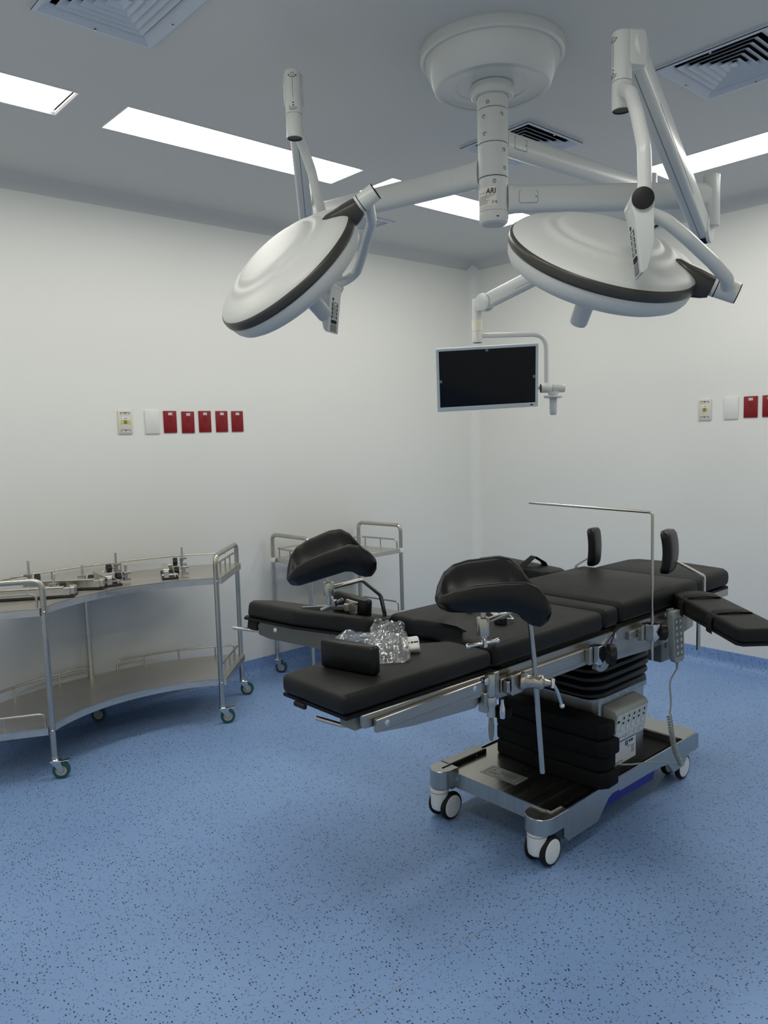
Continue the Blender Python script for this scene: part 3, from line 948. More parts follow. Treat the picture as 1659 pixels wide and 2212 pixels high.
E1 = V((1.976, 2.630, 2.225))
dirh1 = V((E1.x - 1.491, E1.y - 2.039, 0)).normalized()
s1 = V((dirh1.y, -dirh1.x, 0)); s1 = s1 if s1.dot(CR) > 0 else -s1
surgical_lamp('left surgical lamp, seen almost edge on, in front of the left wall', tuple(E1), 2.348,
              (1.491 + dirh1.x * .055, 2.039 + dirh1.y * .055, 2.545), (1.491, 2.039, 2.380, 2.578), (1.7535, 2.1845, 1.975),
              (1.406, 2.005, 1.981), (-.738, .019, .674), (1.56, 1.776, 2.156),
              [(1.496, 2.042, 2.420), (1.531, 2.061, 2.392), (1.596, 2.097, 2.318), (1.660, 2.133, 2.205), (1.745, 2.180, 2.09), (1.7765, 2.197, 2.02), (1.7765, 2.197, 1.975)],
              [(1.690, 2.150, 1.975), (1.770, 2.160, 1.995), (1.804, 2.132, 2.024), (1.753, 2.037, 2.063), (1.666, 1.887, 2.124)],
              s1, -1, 1)

# ------------------------------------------------------------------ hanging monitor
t = thing('hanging_monitor', 'flat monitor with silver bezel hanging from its own white ceiling arm', 'monitor', (3.15, 1.765, 2.4525))
swing_arm(t, (CXY.x, CXY.y, 2.4525), (3.15, 1.765, 2.4525), .056, .082, -1, (.021, .075, -.11))
lo = V((3.15, 1.765, 2.345)); up = V((3.053, 2.615, 2.105))
dh = V((up.x - lo.x, up.y - lo.y, 0)).normalized()
sd = V((dh.y, -dh.x, 0)); sd = sd if sd.dot(CF) < 0 else -sd
spring_arm(t, lo, up, sd, .050, .074, .043)
Tm = up + dh * .05
joint_fork(t, up, (Tm.x, Tm.y), sd, 2.062, 2.135, .046)
Mt = Matrix.Translation((Tm.x, Tm.y, 0))
dt = part(t, 'drop_tube', MB().lathe([(0, 2.13), (.022, 2.128), (.0235, 2.12), (.0235, 2.018)], Mt, 32), 'enamel')
part(dt, 'collar', MB().lathe([(.0235, 2.022), (.0268, 2.021), (.0268, 1.968), (.0235, 1.967)], Mt, 32), 'cream')
part(dt, 'tube_sleeve', MB().lathe([(.0245, 1.968), (.026, 1.965), (.026, 1.911), (.0235, 1.910)], Mt, 32), 'enamel')
part(dt, 'bottom_cap', MB().lathe([(.0238, 1.9105), (.022, 1.912), (0, 1.912)], Mt, 32), 'black_cap')
Hr = V((CR.x, CR.y, 0)).normalized()
Hf = V((CF.x, CF.y, 0)).normalized()
A = V((Tm.x, Tm.y, 1.945))
Bp = A + Hr * .350
Cp = V((Bp.x, Bp.y, 1.700))
part(t, 'crook_pipe', MB().tube(fillet([A + Hr * .015, Bp, Cp], .075, 9), .0128, n=16), 'enamel')
Jm = V((Bp.x, Bp.y, 1.672))
b1 = part(t, 'pivot_barrel', MB().cyl(Jm - Hr * .029, Jm + Hr * .027, .0235, n=28, bev=.002), 'enamel')
part(b1, 'end_cap', MB().cyl(Jm - Hr * .031, Jm - Hr * .0285, .0225, n=28), 'ink')
b2 = part(t, 'pivot_barrel', MB().cyl(Jm + Hr * .0285, Jm + Hr * .092, .0235, n=28, bev=.002), 'enamel')
part(t, 'link_pipe', MB().tube(fillet([Jm + Hr * .060 + Hf * .01, Jm + Hr * .050 + Hf * .06 + V((0, 0, .010)), Jm - Hr * .05 + Hf * .07 + V((0, 0, .010)), Jm - Hr * .20 + Hf * .06 + V((0, 0, .010))], .03, 5), .0125, n=14), 'enamel')
Hc = Jm + Hr * .034
part(t, 'handle_boss', MB().cyl(Hc - V((0, 0, .018)), Hc - V((0, 0, .034)), .030, .024, n=28), 'enamel')
part(t, 'handle_guard', MB().lathe([(.012, 0), (.046, .002), (.048, -.003), (.046, -.010), (.030, -.012), (.014, -.006)], Matrix.Translation(Hc - V((0, 0, .040))), 36), 'enamel_gloss')
part(t, 'handle_grip', MB().lathe([(.017, -.036), (.0195, -.05), (.019, -.105), (.0175, -.132), (.014, -.137), (0, -.137)], Matrix.Translation(Hc), 28), 'lamp_grey')
# the screen, facing a little downwards
mc = V((3.010, 2.572, 1.727))
xr = (CR * math.cos(.058) + CU * math.sin(.058)).normalized()
tl = math.radians(19)
upm = (CU - xr * CU.dot(xr)).normalized()
nz_ = xr.cross(upm).normalized()              # towards the viewer
nz_ = (nz_ * math.cos(tl) - upm * math.sin(tl)).normalized()
upm = nz_.cross(xr).normalized()
Fm = Matrix(((xr.x, upm.x, nz_.x, mc.x), (xr.y, upm.y, nz_.y, mc.y), (xr.z, upm.z, nz_.z, mc.z), (0, 0, 0, 1)))
mw, mh = .506, .314
mb = MB()
bz = .0135
mb.box((0, mh / 2 - bz / 2, 0), (mw, bz, .030), .002, 1, Fm)
mb.box((0, -mh / 2 + bz * .8, 0), (mw, bz * 1.6, .030), .002, 1, Fm)
mb.box((-mw / 2 + bz / 2, bz * .3, 0), (bz, mh - bz * 2.6, .030), .0005, 1, Fm)
mb.box((mw / 2 - bz / 2, bz * .3, 0), (bz, mh - bz * 2.6, .030), .0005, 1, Fm)
bezel = part(t, 'bezel', mb, 'bezel')
part(bezel, 'button', MB().box((mw / 2 - .032, -mh / 2 + .011, .0152), (.014, .006, .001), .0004, 1, Fm), 'ink')
scr = part(t, 'screen', MB().box((0, bz * .3, .004), (mw - 1.9 * bz, mh - 2.5 * bz, .018), M=Fm), 'screen')
for (x, y) in ((-.002, mh / 2 - bz - .005), (-mw / 2 + bz + .006, -.005), (mw / 2 - bz - .006, -.005)):
    part(scr, 'sticker_tab', MB().box((x, y, .0135), (.014, .014, .0006), M=Fm), 'tab')
part(t, 'back_shell', MB().box((0, 0, -.024), (mw - .03, mh - .03, .026), .010, 2, Fm), 'lamp_grey')
part(t, 'mount_plate', MB().box((0, 0, -.045), (.11, .11, .02), .003, 1, Fm), 'enamel')
part(t, 'mount_pipe', MB().tube([tuple(Jm - Hr * .195 + Hf * .06 + V((0, 0, .010))), tuple(Fm @ V((.02, -.03, -.045)))], .0125, n=12), 'enamel')
# ------------------------------------------------------------------ operating table
YN, YF = 1.475, 2.030
t = thing('operating_table', 'black padded operating table on a steel wheeled base, one leg rest swung out', 'operating table', (2.5, 1.75, 0))
table = t
XZ = Matrix(((1, 0, 0, 0), (0, 0, 1, 0), (0, 1, 0, 0), (0, 0, 0, 1)))       # local (x, z) drawn, extruded along y

# base: deck, skirts, feet
base = part(t, 'base_deck', MB().prism([(2.06, 1.505), (2.06, 2.01), (2.47, 2.01), (2.47, 1.505)], .178, .184), 'steel_deck')
for (ya, yb, lab_) in ((1.482, 1.488, 'near'), (2.026, 2.032, 'far')):
    poly = [(2.10, .177), (2.20, .180), (2.38, .186), (3.03, .186), (3.055, .178), (3.055, .118), (3.02, .112), (2.99, .118), (2.955, .105), (2.93, .078), (2.85, .074), (2.80, .122), (2.735, .130), (2.40, .140), (2.372, .130), (2.305, .068), (2.125, .064), (2.100, .090)]
    part(t, 'side_skirt', MB().prism(poly, ya, yb, XZ), 'steel_skirt')
part(t, 'front_skirt', MB().box((2.057, 1.757, .155), (.006, .46, .058)), 'steel_skirt', smooth=0)
def foot_outline(cx, cy, w, x_in):
    h = w / 2; pts = [(x_in, cy - h), (cx, cy - h)]
    for k in range(1, 8):
        a_ = -PI / 2 - PI * k / 8
        pts.append((cx + h * math.cos(a_), cy + h * math.sin(a_)))
    return pts + [(cx, cy + h), (x_in, cy + h)]
part(t, 'foot', MB().prism(foot_outline(2.032, 1.530, .104, 2.122), .122, .179, None, .002, 1), 'steel_skirt')
part(t, 'foot', MB().prism(foot_outline(2.030, 1.984, .092, 2.075), .128, .198, None, .002, 1), 'steel_skirt')
bar_ = part(t, 'foot_beam', MB().box((2.17, 2.006, .190), (.21, .046, .016), .002, 1), 'steel_table')
sl = part(t, 'slotted_bracket', MB().box((2.15, 1.977, .191), (.25, .006, .018)), 'ink')
for x in (2.07, 2.22):
    part(sl, 'slot', MB().box((x, 1.9735, .191), (.012, .002, .006), .001, 1), 'chrome')
part(t, 'foot', MB().prism([(x, y) for x, y in [(2.93, 1.488), (3.03, 1.488), (3.055, 1.51), (3.06, 1.56), (3.06, 1.95), (3.055, 2.01), (3.03, 2.028), (2.93, 2.028)]], .118, .187, None, .002, 1), 'steel_skirt')
part(t, 'tray_floor', MB().box((2.70, 1.757, .122), (.46, .52, .006)), 'steel_deck', smooth=0)
part(t, 'tray_rim', MB().box((2.70, 1.985, .155), (.46, .09, .064), .002, 1), 'steel_table')
part(t, 'tray_wall', MB().box((2.928, 1.757, .150), (.006, .50, .070)), 'steel_table', smooth=0)
part(t, 'blue_panel', MB().prism([(2.36, .135), (2.74, .125), (2.715, .082), (2.345, .092)], 1.50, 1.506, XZ), 'blue', 'bright blue side panel')
part(t, 'base_belly', MB().box((2.55, 1.757, .135), (.80, .46, .05)), 'ink', smooth=0)
F = surf((2.165, 1.795, .1842), (0.03, -1, 0), (0, 0, 1))
lb = part(t, 'warning_label', MB().box((0, 0, .0004), (.165, .078, .0008), M=F), 'grey_plastic')
m_ = MB()
m_.tube([F @ V((x, y, .001)) for x, y in ((-.07, .030), (.07, .030), (.07, -.030), (-.07, -.030))], .0009, n=4, closed=True)
part(lb, 'border', m_, 'ink_grey')
for (x0_, x1_, y) in ((-.025, .055, .018), (-.02, .055, .008), (-.060, -.01, -.010), (-.060, -.02, -.018), (.01, .05, -.012), (-.01, .055, 0.0)):
    part(lb, 'print_line', MB().box(((x0_ + x1_) / 2, y, .001), (x1_ - x0_, .003, .0005), M=F), 'ink_grey')
part(lb, 'triangle', MB().tube([F @ V((x, y, .0011)) for x, y in ((-.058, .002), (-.040, .002), (-.049, .018))], .0008, n=4, closed=True), 'ink_grey')
part(t, 'bolt', MB().cyl((2.052, 1.93, .160), (2.058, 1.93, .160), .006, n=12), 'chrome')

# casters
def table_caster(cx, cy, wx):
    h = part(table, 'caster', MB().lathe([(0, .125), (.034, .125), (.0345, .118), (.033, .060), (.030, .047), (.022, .040), (0, .038)], Matrix.Translation((cx, cy, 0)), 28), 'white_plastic')
    part(h, 'groove', MB().lathe([(.0348, .113), (.0352, .112), (.0348, .111)], Matrix.Translation((cx, cy, 0)), 28), 'ink_grey')
    for sg in (-1, 1):
        y = cy + sg * .031
        w = part(h, 'wheel', MB().lathe([(.034, -.0115), (.0465, -.011), (.0518, -.0065), (.0535, 0), (.0518, .0065), (.0465, .011), (.034, .0115)], frame_z((wx, y, .0535), (0, 1, 0)), 36), 'rubber')
        part(h, 'wheel_cover', MB().lathe([(0, .0140), (.029, .0140), (.040, .0120), (.0448, .0098), (.0448, -.0098), (.040, -.0120), (.029, -.0140), (0, -.0140)], frame_z((wx, y, .0535), (0, 1, 0)), 36), 'white_plastic')
table_caster(2.016, 1.531, 2.046)
table_caster(2.014, 1.984, 2.044)
table_caster(3.005, 1.541, 2.972)
table_caster(3.005, 1.978, 2.972)

# column and bellows
def rrect(x0, x1, y0, y1, r, n=4):
    pts = []
    for (cx, cy, a0) in ((x1 - r, y1 - r, 0), (x0 + r, y1 - r, PI / 2), (x0 + r, y0 + r, PI), (x1 - r, y0 + r, 1.5 * PI)):
        for k in range(n + 1):
            a_ = a0 + PI / 2 * k / n
            pts.append((cx + r * math.cos(a_), cy + r * math.sin(a_)))
    return pts
colb = part(t, 'column_cover', MB().prism(rrect(2.415, 2.755, 1.552, 1.940, .03), .126, .470), 'steel_skirt', smooth=50)
st = part(t, 'rivet_strip', MB().prism(rrect(2.405, 2.765, 1.542, 1.952, .036), .452, .472), 'steel_table', smooth=50)
for k in range(5):
    part(st, 'rivet', MB().cyl((2.46 + k * .065, 1.5425, .462), (2.46 + k * .065, 1.5400, .462), .004, n=8), 'chrome')
for k in range(5):
    part(st, 'rivet', MB().cyl((2.4055, 1.61 + k * .07, .462), (2.4035, 1.61 + k * .07, .462), .004, n=8), 'chrome')
rings = []
z = .466
def brr(e, zz):
    return [V((x, y, zz)) for x, y in rrect(2.385 - e, 2.760 + e, 1.552 - e, 1.943 + e, .05 + e)]
for k in range(6):
    z0_ = .466 + k * .033
    e = .012 + .010 * math.sin((k + .3) / 6 * PI)
    rings += [brr(-.004, z0_), brr(e, z0_ + .010), brr(e + .002, z0_ + .018), brr(e - .002, z0_ + .026)]
rings.append(brr(-.004, .664))
part(t, 'bellows', MB().loft(rings), 'bellows', smooth=50)
part(t, 'top_frame', MB().box((2.38, 1.753, .690), (1.10, .46, .05), .004, 1), 'rubber')
part(t, 'grey_drive_box', MB().box((2.93, 1.62, .575), (.12, .14, .14), .01, 2, None), 'grey_dark')
part(t, 'drive_screws', MB().box((2.90, 1.548, .58), (.01, .004, .03)), 'ink_grey')
part(t, 'black_drive_knob', MB().cyl((2.99, 1.66, .565), (3.03, 1.60, .565), .022, n=16, bev=.003), 'black_cap')

# control box on the near face of the column
Fc = frame((2.445, 1.565, .305), (1, 0.0, 0.0), (0, 0, 1))
box_poly = [(1.553, .300), (1.512, .294), (1.493, .412), (1.502, .428), (1.553, .440)]
YZ = Matrix(((0, 0, 1, 0), (1, 0, 0, 0), (0, 1, 0, 0), (0, 0, 0, 1)))
cb = part(t, 'control_box', MB().prism(box_poly, 2.444, 2.668, YZ, .004, 2), 'grey_plastic')
n_ = V((0, -.126, -.022)).normalized()
Fk = surf((2.556, 1.5022, .355), (1, 0, 0), V((0, -.987, -.162)))
def key(x, y, w, h, m, nm, hgt=.001, r=None):
    mb = MB()
    if r:
        mb.prism([(x + p.x, y + p.y) for p in [V((a_[0], a_[1], 0)) for a_ in rrect(-w / 2, w / 2, -h / 2, h / 2, r)]], .0004, .0004 + hgt, Fk)
    else:
        mb.box((x, y, .0004 + hgt / 2), (w, h, hgt), M=Fk)
    return part(cb, nm, mb, m)
key(0, 0, .208, .112, 'key_light', 'face_plate', .0006, .006)
for k in range(5):
    x = -.060 + k * .036
    key(x, .016, .026, .070, 'grey_dark', 'key_ring', .0010, .0128)
    key(x, .016, .0235, .0675, 'key_light', 'key_pad', .0014, .0116)
    key(x, .038, .009, .011, 'ink', 'up_arrow', .0018)
    key(x, .018, .011, .009, 'ink', 'pictogram', .0018)
    key(x, -.006, .010, .011, 'white_plastic', 'down_arrow', .0018, .004)
key(-.094, .030, .015, .010, 'ink', 'battery_mark', .0012)
for (x, y, c) in ((-.094, -.012, 'key_light'), (-.094, -.040, 'grey_plastic'), (-.002, -.040, 'key_light'), (.038, -.040, 'key_light'), (.074, -.040, 'key_light')):
    key(x, y, .021, .021, 'grey_dark', 'key_ring', .0010, .0104)
    key(x, y, .018, .018, c, 'round_key', .0014, .0089)
for (x, y) in ((-.066, -.040), (-.046, -.040), (-.028, -.037), (-.028, -.045)):
    key(x, y, .012, .003, 'ink_grey', 'print_mark', .0012)
Fl = surf((2.600, 1.5505, .222), (1, 0, 0), (0, -1, 0))
lb = part(t, 'type_label', MB().box((0, 0, .0005), (.145, .085, .001), M=Fl), 'label', 'white label with blue logo')
part(lb, 'logo', MB().box((.005, .028, .0012), (.018, .018, .0006), M=Fl), 'navy')
part(lb, 'lettering', text_mb('Y', .016, Fl @ Matrix.Translation((.005, .028, .0015)), .0002), 'label')
for (x, w) in ((.0215, .003), (.030, .010), (.044, .014)):
    part(lb, 'print_line', MB().box((x, .031, .0012), (w, .010, .0005), M=Fl), 'navy')
for (x, y, w) in ((.05, .008, .022), (.05, 0, .022), (.05, -.008, .022), (.05, -.016, .022), (-.045, -.032, .045), (.02, .012, .02)):
    part(lb, 'print_line', MB().box((x, y, .0012), (w, .003, .0005), M=Fl), 'ink_grey')

# side frames and rails
def side_frames(y, s):
    # y = outer face, s = outward direction (-1 near, +1 far)
    a_, b_ = (y, y + .012) if s < 0 else (y - .012, y)
    part(table, 'seat_side_plate', MB().prism([(1.735, .744), (2.385, .744), (2.385, .660), (2.34, .664), (2.25, .660), (1.735, .658)], a_, b_, XZ), 'steel_table')
    lobe = [(2.39, .738), (2.43, .750), (2.97, .748), (2.97, .655), (2.80, .632), (2.62, .628), (2.38, .640)] + [(2.315 + .060 * math.cos(q), .668 + .052 * math.sin(q)) for q in [-.35 - k * .4 for k in range(6)]] + [(2.29, .70), (2.335, .72), (2.36, .738)]
    ab = (a_ - .004, b_) if s < 0 else (a_, b_ + .004)
    part(table, 'back_side_plate', MB().prism(lobe, ab[0], ab[1], XZ), 'steel_table')
    o = y + s * .010
    r1 = part(table, 'side_rail', MB().box((1.99, o, .7015), (.48, .014, .042), .002, 1), 'steel_table')
    r2 = part(table, 'side_rail', MB().box((2.665, o, .7135), (.39, .014, .030), .002, 1), 'steel_table')
    for x in (2.395, 2.53):
        part(table, 'rail_bolt', MB().lathe([(0, .004), (.006, .004), (.009, .002), (.009, 0)], frame_z((x, y + s * (.016 if x > 2.45 else .004), .725 if x < 2.45 else .714), (0, s, 0)), 14), 'chrome')
    part(table, 'cushion_board', MB().box((2.20, (YN + YF) / 2, .7475), (.80, YF - YN - .03, .009)), 'ink', smooth=0) if s < 0 else None
side_frames(1.474, -1)
side_frames(2.031, 1)
part(t, 'cushion_board', MB().box((2.72, 1.7525, .7535), (.60, .53, .008)), 'ink', smooth=0)
part(t, 'cable', MB().tube(spline([(2.385, 1.468, .738), (2.36, 1.463, .715), (2.325, 1.458, .685), (2.30, 1.458, .66), (2.285, 1.465, .64)], 5), .0025, n=8), 'rubber')

def cushion(name, poly, z0, z1, bev=.022, seg=4, M=None):
    return part(table, name, MB().prism(poly, z0, z1, M, bev, seg), 'vinyl', smooth=60)
cushion('seat_cushion', [(1.742, YN), (1.742, 1.600), (1.800, 1.662), (1.868, 1.712), (1.845, 1.80), (1.815, 1.895), (1.815, YF), (2.335, YF), (2.335, YN)], .752, .823)
cushion('middle_cushion', [(2.345, YN + .004), (2.345, YF), (2.438, YF), (2.438, YN + .004)], .755, .826, .020)
cushion('back_cushion', [(2.446, YN), (2.446, YF), (3.030, YF), (3.030, YN)], .758, .836, .024)
cushion('head_cushion', [(3.052, 1.500), (3.052, 2.005), (3.360, 2.005), (3.415, 1.965), (3.425, 1.75), (3.415, 1.54), (3.360, 1.500)], .756, .826, .026)
part(t, 'head_board', MB().prism([(3.04, 1.51), (3.04, 1.995), (3.37, 1.995), (3.41, 1.94), (3.41, 1.56), (3.37, 1.51)], .742, .752), 'ink', smooth=0)
hf = part(t, 'head_frame', MB().box((3.20, 1.53, .722), (.40, .016, .036), .003, 1), 'steel_table')
part(t, 'head_frame', MB().box((3.20, 1.975, .722), (.40, .016, .036), .003, 1), 'steel_table')
part(t, 'head_crossbar', MB().box((3.395, 1.7525, .722), (.014, .46, .036), .003, 1), 'steel_table')

# near leg rest, in line with the table
cushion('leg_cushion', [(1.165, YN), (1.165, 1.752), (1.32, 1.768), (1.60, 1.735), (1.735, 1.648), (1.735, YN)], .757, .812, .018)
part(t, 'leg_board', MB().prism([(1.172, 1.476), (1.172, 1.752), (1.60, 1.73), (1.73, 1.64), (1.73, 1.476)], .748, .757), 'ink', smooth=0)
lp = part(t, 'leg_side_plate', MB().prism([(1.215, .752), (1.700, .748), (1.700, .690), (1.66, .688), (1.222, .716), (1.215, .724)], 1.466, 1.476, XZ, .0015, 1), 'steel_table')
lr = part(t, 'leg_rail', MB().prism([(1.250, .736), (1.655, .742), (1.655, .710), (1.250, .702)], 1.450, 1.464, XZ, .002, 1), 'steel_table')
for x, z in ((1.285, .719), (1.625, .727)):
    part(lr, 'rail_bolt', MB().lathe([(0, .003), (.005, .003), (.009, .0015), (.009, 0)], frame_z((x, 1.450, z), (0, -1, 0)), 14), 'chrome')
part(t, 'leg_plate', MB().prism([(1.27, .712), (1.665, .706), (1.668, .664), (1.655, .655), (1.40, .672), (1.27, .690)], 1.476, 1.484, XZ), 'steel_table')
part(t, 'foot_rod', MB().tube(fillet([(1.30, 1.50, .706), (1.215, 1.545, .706), (1.190, 1.625, .712)], .03, 5), .0065, n=12), 'steel_tube')
part(t, 'rod_block', MB().box((1.225, 1.515, .728), (.04, .06, .036), .002, 1), 'grey_dark')
part(t, 'leg_bumper', MB().box((1.17, 1.67, .742), (.012, .05, .014), .003, 1), 'rubber')
# hinge with its levers
part(t, 'hinge_knuckle', MB().cyl((1.703, 1.457, .684), (1.703, 1.457, .752), .0145, n=20, bev=.002), 'steel_skirt')
part(t, 'hinge_knuckle', MB().cyl((1.703, 1.457, .655), (1.703, 1.457, .683), .0165, n=20, bev=.002), 'steel_skirt')
part(t, 'hinge_leaf', MB().box((1.728, 1.470, .712), (.038, .022, .076), .003, 1), 'steel_table')
part(t, 'hinge_boss', MB().cyl((1.678, 1.464, .735), (1.678, 1.448, .735), .011, n=16, bev=.002), 'chrome')
part(t, 'hinge_arm', MB().box((1.685, 1.47, .668), (.02, .03, .06), .003, 1), 'steel_table')
part(t, 'black_bracket', MB().box((1.675, 1.52, .68), (.05, .06, .05), .004, 1), 'rubber')
part(t, 'lever_neck', MB().cyl((1.703, 1.457, .655), (1.703, 1.457, .622), .012, .0125, n=18), 'steel_skirt')
part(t, 'lever_paddle', MB().loft([[V((1.703 + hw * math.cos(q), 1.457 + .004 * math.sin(q), z)) for q in [2 * PI * k / 14 for k in range(14)]] for hw, z in ((.009, .625), (.010, .612), (.013, .598), (.0135, .582), (.011, .562), (.006, .550), (.002, .548))]), 'grey_dark')
part(t, 'pull_rod', MB().lathe([(0, .655), (.005, .655), (.005, .642), (.0085, .628), (.009, .612), (.0075, .596), (0, .594)], Matrix.Translation((1.768, 1.468, 0)), 16), 'chrome')
part(t, 'black_disc_knob', MB().cyl((1.815, 1.51, .582), (1.815, 1.51, .607), .032, n=24, bev=.004), 'foam')

# far leg rest, swung out towards the wall and rolled a little
piv = V((1.745, 1.985, .783))
ld = V((-.225, .974, 0)).normalized()               # along the leg
ls = V((-.974, -.225, 0)).normalized()              # across, towards the viewer
roll = math.radians(11)
lw = (V((0, 0, 1)) * math.cos(roll) + ls * (-math.sin(roll))).normalized()
ls = (ls * math.cos(roll) + V((0, 0, 1)) * math.sin(roll)).normalized()
FL = Matrix(((ld.x, ls.x, lw.x, piv.x), (ld.y, ls.y, lw.y, piv.y), (ld.z, ls.z, lw.z, piv.z), (0, 0, 0, 1)))
cushion('leg_cushion', [(.0, -.02), (.02, .06), (.31, .112), (.60, .048), (.655, -.02), (.65, -.16), (.02, -.165)], -.022, .040, .018, 4, FL)
part(t, 'leg_board', MB().prism([(.01, -.02), (.03, .06), (.31, .115), (.61, .054), (.662, -.01), (.65, -.15), (.02, -.155)], -.031, -.022, FL), 'ink', smooth=0)
FLp = FL @ Matrix(((1, 0, 0, 0), (0, 0, 1, 0), (0, 1, 0, 0), (0, 0, 0, 1)))
lp = part(t, 'leg_side_plate', MB().prism([(.10, -.031), (.52, -.031), (.53, -.045), (.52, -.078), (.46, -.088), (.10, -.094)], .048, .058, FLp), 'steel_shaded')
part(lp, 'rail_bolt', MB().lathe([(0, .003), (.005, .003), (.009, .0015), (.009, 0)], frame_z(FL @ V((.44, .058, -.052)), ls), 14), 'chrome')
part(t, 'rod_block', MB().box((.575, .02, -.05), (.05, .05, .036), .003, 1, FL), 'rubber')
part(t, 'foot_rod', MB().tube(fillet([FL @ V((.52, .02, -.070)), FL @ V((.59, .04, -.070)), FL @ V((.635, .085, -.066))], .03, 5), .0065, n=12), 'steel_tube')
part(t, 'hinge_knuckle', MB().cyl((1.735, 2.03, .66), (1.735, 2.03, .75), .0155, n=20, bev=.002), 'steel_skirt')
part(t, 'hinge_leaf', MB().box((1.735, 2.015, .70), (.03, .03, .06), .003, 1), 'steel_table')

# ------------------------------------------------------------------ spare cushions stacked on the base
labs = ['lowest black cushion of the stack on the table base', 'second black cushion from the bottom of the stack on the table base',
        'third black cushion from the bottom of the stack on the table base', 'topmost black cushion of the stack on the table base']
for k in range(4):
    z0_ = .1845 + k * .0588
    sh = (0.0, .012, -.004, .006)[k]
    xs_ = (0.0, .004, -.004, .002)[k]
    poly = [(2.298 + xs_, 1.475 + sh), (2.292 + xs_, 1.70), (2.305 + xs_, 1.945 + sh * .5), (2.330 + xs_, 1.952), (2.395, 1.952), (2.400, 1.455 + sh), (2.335 + xs_, 1.452 + sh)]
    if k == 3: poly = [(2.300, 1.480), (2.296, 1.70), (2.310, 1.94), (2.34, 1.95), (2.400, 1.95), (2.400, 1.470), (2.34, 1.462)]
    solo('spare_cushion', MB().prism(poly, z0_, z0_ + .0578, None, .010, 3), 'foam', (2.35, 1.7, z0_), labs[k], 'cushion', 'spare cushions stacked on the table base', smooth=60)
# ------------------------------------------------------------------ leg holders (stirrups)
def interp(tab, x):
    if x <= tab[0][0]: return tab[0][1]
    for (xa, ya), (xb, yb) in zip(tab[:-1], tab[1:]):
        if x <= xb:
            s = (x - xa) / (xb - xa); s = s * s * (3 - 2 * s) * .5 + s * .5
            return ya + (yb - ya) * s
    return tab[-1][1]

def saddle(M, L=.310):
    """moulded knee trough; local x along, y away from the viewer, z up; origin under its middle"""
    ZN = [(-.155, .014), (-.135, .030), (-.10, .046), (-.05, .058), (.02, .062), (.085, .062), (.115, .050), (.140, .022), (.152, -.005), (.156, -.020)]
    ZB = [(-.155, .006), (-.145, -.010), (-.115, -.018), (.045, -.020), (.065, -.026), (.085, -.046), (.105, -.058), (.125, -.060), (.145, -.048), (.156, -.026)]
    ZF = [(-.155, .020), (-.145, .050), (-.125, .080), (-.095, .100), (-.05, .110), (.03, .116), (.065, .110), (.090, .090), (.108, .060), (.125, .034), (.156, -.012)]
    YF_ = [(-.155, .020), (-.145, .048), (-.12, .066), (-.06, .075), (.06, .075), (.09, .062), (.108, .030), (.125, -.012), (.156, -.046)]
    YNr = [(-.155, -.012), (-.145, -.036), (-.12, -.055), (-.07, -.066), (.08, -.070), (.12, -.074), (.156, -.066)]
    rings = []
    NS = 40
    for i in range(NS + 1):
        s = i / NS
        x = -.5 * L - .001 + s * (L + .002)
        zn, zb, zf, yf, yn = (interp(T_, x) for T_ in (ZN, ZB, ZF, YF_, YNr))
        k = max(0.0, min(1.0, (x - .085) / .05))
        zi = min(zb + .030, zn - .010) * (1 - k) + min(zn, zf) * .8 * k + (.012 * k)
        w = yf - yn
        th = min(.024, .30 * w)
        ctl = [(yn + .012, zb + .006), (yn - .002, (zb + zn) * .5), (yn + .002, zn - .006), (yn + th * .45, zn + .002), (yn + th, zn - .006),
               (yn + w * .36, (zi * .75 + zn * .25)), (yn + w * .55, zi), (yf - th * 1.2, (zi + zf) * .5 - .004), (yf - th * .75, zf - .010), (yf - th * .3, zf), (yf + .004, zf - .010),
               (yf + .002, (zb + zf) * .45), (yf - w * .22, zb + .020 * (1 - k)), (yn + w * .45, zb), (yn + w * .22, zb - .002)]
        pts = [V((x, y, z)) for y, z in ctl]
        n = len(pts); ring = []
        for a_i in range(n):
            p0, p1, p2, p3 = pts[a_i - 1], pts[a_i], pts[(a_i + 1) % n], pts[(a_i + 2) % n]
            for t_ in (0, 1 / 3, 2 / 3):
                ring.append(0.5 * ((2 * p1) + (p2 - p0) * t_ + (2 * p0 - 5 * p1 + 4 * p2 - p3) * t_ * t_ + (3 * p1 - p0 - 3 * p2 + p3) * t_ ** 3))
        if i in (0, NS):
            c = sum(ring, V((0, 0, 0))) / len(ring)
            ring = [c + (p - c) * .55 for p in ring]
        rings.append([M @ p for p in ring])
    return MB().loft(rings)

HRx = V((CR.x, CR.y, 0)).normalized(); HFx = V((CF.x, CF.y, 0)).normalized()

